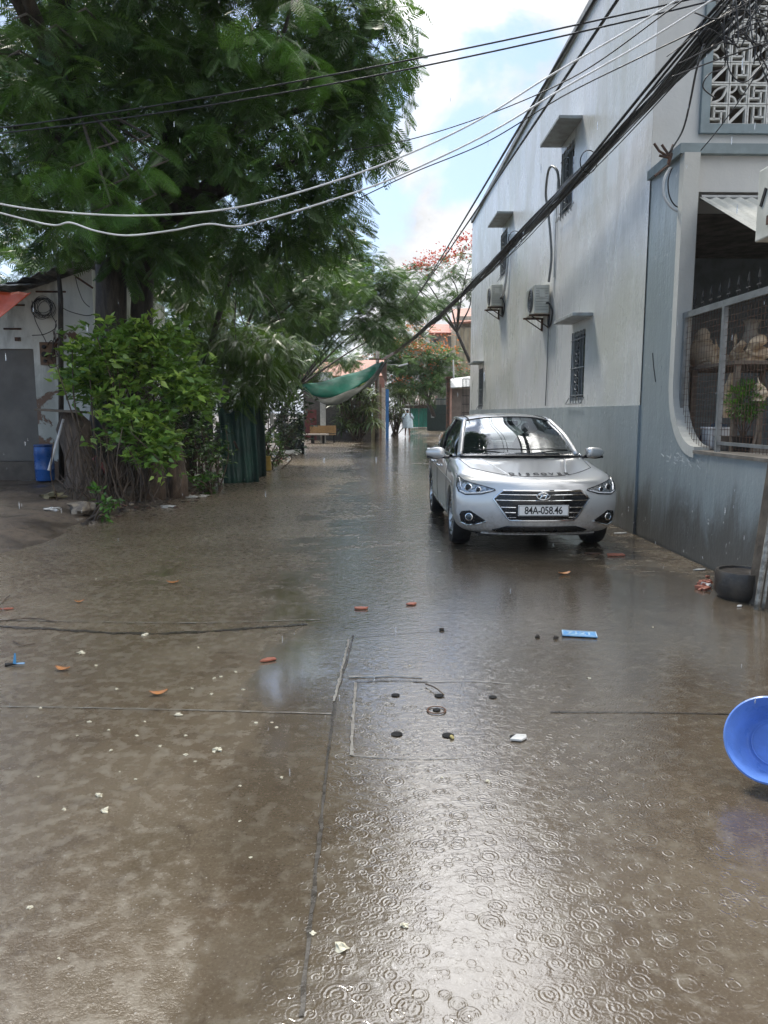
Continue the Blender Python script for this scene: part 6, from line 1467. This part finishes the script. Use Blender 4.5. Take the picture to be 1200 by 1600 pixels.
# pale chips scattered over the concrete
m_chip = M('pale chip', (.62, .58, .44), .6, scale=30)
chips = [(226, 993), (127, 1021), (310, 1012), (345, 1058), (335, 1060), (280, 1118), (340, 1173), (226, 1128), (170, 1141), (214, 1150), (250, 1166), (155, 1244), (163, 1268), (375, 1283), (375, 1228), (173, 1173), (187, 1206), (212, 1218), (120, 1150), (140, 1128), (60, 1214), (92, 1498), (47, 1418), (400, 1130), (425, 1129), (432, 1137), (300, 1076), (182, 1077), (368, 1050), (330, 1085), (63, 1107), (305, 1190), (440, 1215), (100, 1265), (290, 1180), (290, 1150), (60, 900), (117, 900), (150, 905), (392, 1340), (488, 1460), (632, 1447), (534, 1482), (762, 1221), (920, 1060), (1020, 980), (640, 1040), (560, 840), (410, 860), (690, 1215), (150, 1040), (380, 1078)]
for i, (px, py) in enumerate(chips):
    p = on(px, py); big_ = {(340, 1173): 2.0, (534, 1482): 2.4, (226, 993): 2.2, (127, 1021): 2.2, (280, 1118): 1.8, (155, 1244): 1.7, (163, 1268): 1.8, (632, 1447): 1.4}.get((px, py), random.uniform(.5, 1.1)); r_ = .0072 * big_
    o = MB().blob(p + Vector((0, 0, r_ * .3)), (r_ * random.uniform(1, 1.6), r_, r_ * .6), 5, 1.2, 2.2, i * 1.3).build('pale_chip', m_chip, None)
    own = {(340, 1173): 'pale yellow chip left of the drain cover, larger than its neighbours', (534, 1482): 'largest white chip, near the bottom of the picture left of centre', (226, 993): 'white chip sitting on the rough seam across the left of the lane', (127, 1021): 'flat white chip just below the rough seam near the left edge', (280, 1118): 'white chip touching the thin straight seam left of the drain cover', (632, 1447): 'lone white chip among the rain rings, low in the centre'}.get((px, py))
    tag(o, own or 'small pale chip lying on the wet concrete lane', 'chip', 'pale chips scattered on the lane')
slab('foam_piece', 'flat white foam piece beside the lower right drain hole', 'foam', 810, 1155, shard(.040, .022, 2.3), .010, m_plastic, .3)
tag(MB().tube(curve_pts([gnd(665, 1072) + Vector((0, 0, .012)), gnd(680, 1080) + Vector((0, 0, .02)), gnd(694, 1088) + Vector((0, 0, .008))], 8), .004, 5).build('twig', m_twig, None), 'thin twig lying across the middle drain hole', 'twig')
tag(MB().blob(gnd(706, 1154) + Vector((0, 0, .008)), (.010, .014, .008), 6, .5).build('pebble', M('yellow pebble', (.40, .33, .12), .5), None, smooth='all'), 'yellowish pebble at the rim of the lower middle drain hole', 'pebble')
for px, py, lab in ((690, 985, 'dark pebble above the drain cover'), (868, 998, 'dark speck-like stone left of the blue plate'), (840, 996, 'second dark little stone further left of the blue plate')):
    tag(MB().blob(gnd(px, py) + Vector((0, 0, .008)), (.016, .014, .012), 6, .8, 2, px).build('stone', m_bark, None, smooth='all'), lab, 'stone')
for pts, lab in ((((0, 972), (50, 968), (90, 974)), 'thin curved twig on the left part of the lane'), (((20, 1004), (35, 1010), (55, 1008)), 'short dark twig below the curved one at left'), (((3, 944), (10, 936), (16, 932)), 'pale little stick at the left edge')):
    tag(MB().tube(curve_pts([on(*q) + Vector((0, 0, .01)) for q in pts], 10), .004, 5).build('twig', m_twig, None), lab, 'twig')
# blue toy-like broken plastic at left
bp = on(22, 1042); bt = thing('plastic_scrap', 'broken blue and dark plastic scrap at the left edge of the lane', 'scrap', bp)
mb = MB().tube([bp + Vector((-.05, 0, .012)), bp + Vector((.05, .02, .02))], [.012, .006], 6).build('dark_part', m_black, bt)
MB().prism([(0, 0), (.05, .004), (.055, .014), (.006, .012)], .018, .024, 'z').build('tmp_blade', m_teal, bt) if False else None
m_bl = M('sky blue plastic', (.05, .25, .50), .4)
b_ = MB().add([bp + Vector(v) for v in ((0, 0, .02), (.06, .0, .018), (.058, .014, .022), (.004, .014, .024), (0, 0, .017), (.06, 0, .015), (.058, .014, .019), (.004, .014, .021))], [(0, 1, 2, 3), (7, 6, 5, 4), (0, 4, 5, 1), (1, 5, 6, 2), (2, 6, 7, 3), (3, 7, 4, 0)]); b_.build('blade', m_bl, bt)
b_ = MB().add([bp + Vector(v) for v in ((-.006, .0, .02), (.012, .0, .02), (.004, .02, .075), (-.004, .02, .075), (-.006, .004, .02), (.012, .004, .02), (.004, .024, .075), (-.004, .024, .075))], [(0, 1, 2, 3), (7, 6, 5, 4), (0, 4, 5, 1), (1, 5, 6, 2), (2, 6, 7, 3), (3, 7, 4, 0)]); b_.build('blade', m_bl, bt)
# red rubble by the trough
rr2 = thing('brick_rubble', 'small heap of wet red brick rubble beside the round trough', 'rubble', gnd(1105, 915))
for k in range(15):
    p = gnd(1103 + random.gauss(0, 8), 914 + random.gauss(0, 6)); s_ = random.uniform(.025, .06)
    MB().box(p + Vector((0, 0, s_ * .4)), (s_ * 1.6, s_, s_ * .6), eul(random.gauss(0, .3), random.gauss(0, .3), random.random() * 3)).build('brick_piece', m_brickc if k % 5 else m_plastic, rr2, bevel=.004)
slab('wrapper', 'white wrapper by the wall behind the brick rubble', 'litter', 1092, 891, shard(.06, .02, 3), .008, m_plastic, .2)
slab('wrapper', 'white paper scrap beside the car front wheel near the wall', 'litter', 968, 834, shard(.10, .05, 8), .008, m_plastic, .2)
slab('wrapper', 'tiny white scrap on the ground below the round trough', 'litter', 1155, 948, shard(.03, .012, 2), .008, m_plastic, .5)
# blue number plate lying flat
c4 = [gnd(875, 983), gnd(928, 986), gnd(937, 1003), gnd(881, 1000)]
cen = sum(c4, Vector()) / 4; ex = ((c4[1] + c4[2]) / 2 - (c4[0] + c4[3]) / 2).normalized(); ey = Vector((-ex.y, ex.x, 0)); wx = (c4[1] - c4[0]).length; wy = .115
bpq = thing('blue_plate', 'small blue embossed plate with pale figures lying flat on the lane', 'plate', cen)
rm_ = Matrix((ex, ey, Vector((0, 0, 1)))).transposed()
m_bplate = M('worn blue enamel', (.06, .24, .52), .4, scale=25, col2=(.18, .36, .52))
pb = MB().box(cen + Vector((0, 0, .010)), (wx, wy, .006), rm_).build('plate', m_bplate, bpq, bevel=.002)
eg = MB()
for s_ in (-1, 1): eg.box(cen + ey * s_ * (wy / 2 - .006) + Vector((0, 0, .0145)), (wx, .006, .004), rm_); eg.box(cen + ex * s_ * (wx / 2 - .004) + Vector((0, 0, .0146)), (.006, wy - .012, .004), rm_)
m_pemb = M('pale blue embossing', (.38, .55, .70), .4); eg.build('raised_border', m_pemb, bpq)
vs, fs = text_mesh('7121', .088, .001, 1.0, .95, .002)
MB().add([cen + ex * p.x + ey * p.y + Vector((0, 0, .0150 + p.z)) for p in vs], fs).build('raised_figures', m_pemb, bpq)
# blue basin at the right edge
bc = at(1203, 1156, 2.68); N_ = Vector((-.52, -.62, .42)).normalized()
mt = Matrix.Translation(bc) @ N_.to_track_quat('Z', 'Y').to_matrix().to_4x4()
bas = thing('basin', 'bright blue plastic basin tipped on its side at the right edge of the lane', 'basin', (bc.x, bc.y + .05, .0))
m_basin = M('bright blue plastic', (.12, .25, .66), .36, var=.22, scale=9, bump=.25, bscale=60)
Rb = .163
lo = [(Rb * .60, -.125), (Rb * .66, -.118), (Rb * .93, -.012), (Rb * .99, .004), (Rb * 1.03, .0), (Rb * 1.035, -.012), (Rb * 1.0, -.014), (Rb * .95, -.022), (Rb * .68, -.130), (Rb * .60, -.136)]
bo = MB().lathe([(0.001, -.120)] + lo[0:] + [(0.001, -.136)], 64, mt, False).build('bowl', m_basin, bas, smooth=True)
MB().lathe([(Rb * .50, -.1185), (Rb * .52, -.1160), (Rb * .54, -.1185)], 64, mt, False).build('base_ring', m_basin, bas, smooth='all')

# ------------------------------------------------------------ person in a rain cape walking away down the lane
pc = gnd(636.5, 679.5); pc = Vector((pc.x * 46 / pc.y, 46.0, 0))
pe = local_thing('person', 'person in a pale blue rain cape with bare legs walking on the far lane', 'person', pc)
H_ = 1.66
def skin_body():
    v = {'pel': (0, 0, .90, .13, .10), 'sp': (0, -.01, 1.10, .12, .09), 'ch': (0, -.01, 1.30, .15, .10), 'nk': (0, -.01, 1.44, .055, .055), 'hb': (0, -.02, 1.50, .075, .085), 'hd': (0, -.03, 1.58, .082, .095), 'ht': (0, -.02, 1.65, .05, .06)}
    for s, n in ((1, 'r'), (-1, 'l')):
        f = .16 * s
        v.update({'hip' + n: (s * .10, 0, .86, .095, .095), 'kn' + n: (s * .105, -.5 * abs(f) * (1 if s > 0 else -.4), .47, .06, .06), 'an' + n: (s * .11, -.06 if s > 0 else .26, .085, .037, .037), 'to' + n: (s * .12, -.22 if s > 0 else .10, .035, .033, .022),
                  'sh' + n: (s * .18, -.01, 1.38, .058, .058), 'el' + n: (s * .30, -.06, 1.14, .042, .042), 'wr' + n: (s * .17, -.24, 1.28, .028, .028), 'pm' + n: (s * .13, -.27, 1.33, .034, .022)})
        for i, (a, l) in enumerate(((-.6, .055), (-.25, .07), (0, .075), (.25, .068), (.5, .055))):
            v['f%d%s' % (i, n)] = (s * (.13 - .05 * (i - 2) * .4), -.29, 1.33 + l, .011, .010)
    E_ = [('pel', 'sp'), ('sp', 'ch'), ('ch', 'nk'), ('nk', 'hb'), ('hb', 'hd'), ('hd', 'ht')]
    for n in 'rl': E_ += [('pel', 'hip' + n), ('hip' + n, 'kn' + n), ('kn' + n, 'an' + n), ('an' + n, 'to' + n), ('ch', 'sh' + n), ('sh' + n, 'el' + n), ('el' + n, 'wr' + n), ('wr' + n, 'pm' + n)] + [('pm' + n, 'f%d%s' % (i, n)) for i in range(5)]
    ks = list(v); me = bpy.data.meshes.new('body'); me.from_pydata([v[k][:3] for k in ks], [(ks.index(a), ks.index(b)) for a, b in E_], [])
    o = bpy.data.objects.new('body', me); COL.objects.link(o); o.modifiers.new('sk', 'SKIN')
    for i, k in enumerate(ks): me.skin_vertices[0].data[i].radius = v[k][3:]
    me.skin_vertices[0].data[0].use_root = True; sb = o.modifiers.new('s', 'SUBSURF'); sb.levels = sb.render_levels = 2
    m2 = to_mesh(o, 'body'); bpy.data.objects.remove(o); m2.shade_smooth(); m2.materials.clear(); m2.materials.append(M('brown skin', (.22, .12, .08), .5, bump=0)); m2.name = 'body'
    o = bpy.data.objects.new('body', m2); COL.objects.link(o); o.parent = pe; return o
skin_body()
m_cape = M('pale blue rain cape', (.50, .62, .68), .3, scale=6, bump=.5, bscale=12)
MB().grid(lambda u, w: Vector(((.10 + .20 * min(1, u * 2.2) ** .7 + .04 * u + .02 * math.sin(w * 50 * .6 + u * 3)) * math.cos(w * 2 * PI), (.08 + .12 * min(1, u * 2) ** .7 + .06 * u + .015 * math.sin(w * 37)) * math.sin(w * 2 * PI) - .03, 1.45 - .92 * u)), 22, 40).build('rain_cape', m_cape, pe, smooth='all', solid=.004)
for s in (1, -1):
    MB().tube([(s * .17, -.01, 1.40), (s * .31, -.05, 1.15), (s * .20, -.20, 1.24)], [.10, .095, .07], 12).build('sleeve', m_cape, pe, smooth='all')
    MB().tube([(s * .115, -.01 if s > 0 else .03, .86), (s * .11, -.07 if s > 0 else .04, .55)], [.11, .095], 12).build('shorts_leg', M('dark shorts', (.04, .05, .06), .8), pe, smooth='all')
MB().blob((0, -.005, 1.60), (.098, .108, .085), 12).build('hair', M('black hair', (.012, .011, .010), .5), pe, smooth='all')
fc = MB()
for s in (1, -1): fc.blob((s * .030, -.118, 1.575), (.010, .006, .006), 5)
fc.build('eyes', m_black, pe); MB().blob((0, -.125, 1.555), (.011, .014, .018), 6).build('nose', bpy.data.materials['brown skin'], pe, smooth='all'); MB().blob((0, -.112, 1.525), (.022, .006, .005), 6).build('mouth', M('lips', (.18, .06, .05), .5), pe)
for s in (1, -1): MB().blob((s * .090, -.02, 1.565), (.012, .018, .028), 6).build('ear', bpy.data.materials['brown skin'], pe, smooth='all')
pe.rotation_euler = (0, 0, .05)
# orange and white cat beyond the car
ck = gnd(689, 681); ck = Vector((ck.x * 40 / ck.y, 40.0, 0))
cat = local_thing('cat', 'orange and white cat sitting on the wet lane behind the car', 'cat', ck, rz=.4)
m_fur = NT('orange and white fur'); sp2 = m_fur.n('ShaderNodeSeparateXYZ'); m_fur.set(sp2.inputs[0], m_fur.tc)
m_fur = m_fur.out(m_fur.mix(m_fur.ramp(m_fur.math('ADD', sp2.outputs[0], m_fur.math('MULTIPLY', sp2.outputs[2], -.3)), -.14, -.04), (.62, .58, .52), (.55, .22, .08)), .8)
def catbody():
    v = [(0, .10, .10, .085), (0, .05, .20, .085), (0, -.03, .27, .065), (0, -.07, .32, .04), (0, -.11, .36, .055), (0, -.165, .345, .028),
         (.045, -.06, .16, .026), (.045, -.07, .03, .018), (.045, -.10, .012, .018), (-.045, -.06, .16, .026), (-.045, -.07, .03, .018), (-.045, -.10, .012, .018),
         (.075, .03, .09, .05), (.085, -.04, .02, .02), (-.075, .03, .09, .05), (-.085, -.04, .02, .02), (.03, .20, .03, .02), (.14, .22, .02, .018), (.20, .14, .02, .012), (.032, -.10, .415, .012), (-.032, -.10, .415, .012)]
    E_ = [(0, 1), (1, 2), (2, 3), (3, 4), (4, 5), (2, 6), (6, 7), (7, 8), (2, 9), (9, 10), (10, 11), (0, 12), (12, 13), (0, 14), (14, 15), (0, 16), (16, 17), (17, 18), (4, 19), (4, 20)]
    me = bpy.data.meshes.new('body'); me.from_pydata([q[:3] for q in v], E_, []); o = bpy.data.objects.new('body', me); COL.objects.link(o); o.modifiers.new('sk', 'SKIN')
    for i, q in enumerate(v): me.skin_vertices[0].data[i].radius = (q[3], q[3])
    me.skin_vertices[0].data[0].use_root = True; sb = o.modifiers.new('s', 'SUBSURF'); sb.levels = sb.render_levels = 2
    m2 = to_mesh(o, 'body'); bpy.data.objects.remove(o); m2.shade_smooth(); m2.materials.clear(); m2.materials.append(m_fur); m2.name = 'body'
    o = bpy.data.objects.new('body', m2); COL.objects.link(o); o.parent = cat
catbody()

# ------------------------------------------------------------ falling rain: separate drops
mb_v, mb_f = MB().blob((0, 0, 0), (.0007, .0007, .006), 4).v, MB().blob((0, 0, 0), (1, 1, 1), 4).f
n = 420; dv = np.array([tuple(v) for v in mb_v]); df = np.array(mb_f); ok = np.array([f for f in df])
Yd = RNG.uniform(.9, 7.0, n) ; Xd = (RNG.random(n) * 1.15 - .58) * Yd; Zd = EYE + (RNG.random(n) * 1.3 - .62) * Yd
keep = Zd > .05; O = np.stack([Xd, Yd, Zd], 1)[keep]
V = (dv[None] * RNG.uniform(.7, 1.3, (len(O), 1, 1)) + O[:, None, :]).reshape(-1, 3); F = (df[None] + (np.arange(len(O)) * len(dv))[:, None, None]).reshape(-1, 4)
t = NT('rain water'); t.out((.9, .95, 1), .02, 0, None, Transmission_Weight=.8, IOR=1.33)
rn_ = quad_mesh('rain', V, F, np.zeros(len(F)), t.m); tag(rn_, 'scattered raindrops falling over the lane', 'rain', kind='stuff')

# ------------------------------------------------------------ moist air
hz = MB().bb(-700, 700, -62, 700, -1.2, 30).build('haze', m_cable, None, origin=(0, 0, 0))
tag(hz, kind='stuff'); hm = bpy.data.materials.new('moist air'); hm.use_nodes = True; hn = hm.node_tree; hn.nodes.clear()
ho = hn.nodes.new('ShaderNodeOutputMaterial'); hv = hn.nodes.new('ShaderNodeVolumePrincipled'); hv.inputs['Density'].default_value = .0004; hv.inputs['Color'].default_value = (.95, .97, 1, 1)
hn.links.new(hv.outputs[0], ho.inputs['Volume']); hz.data.materials.clear(); hz.data.materials.append(hm)
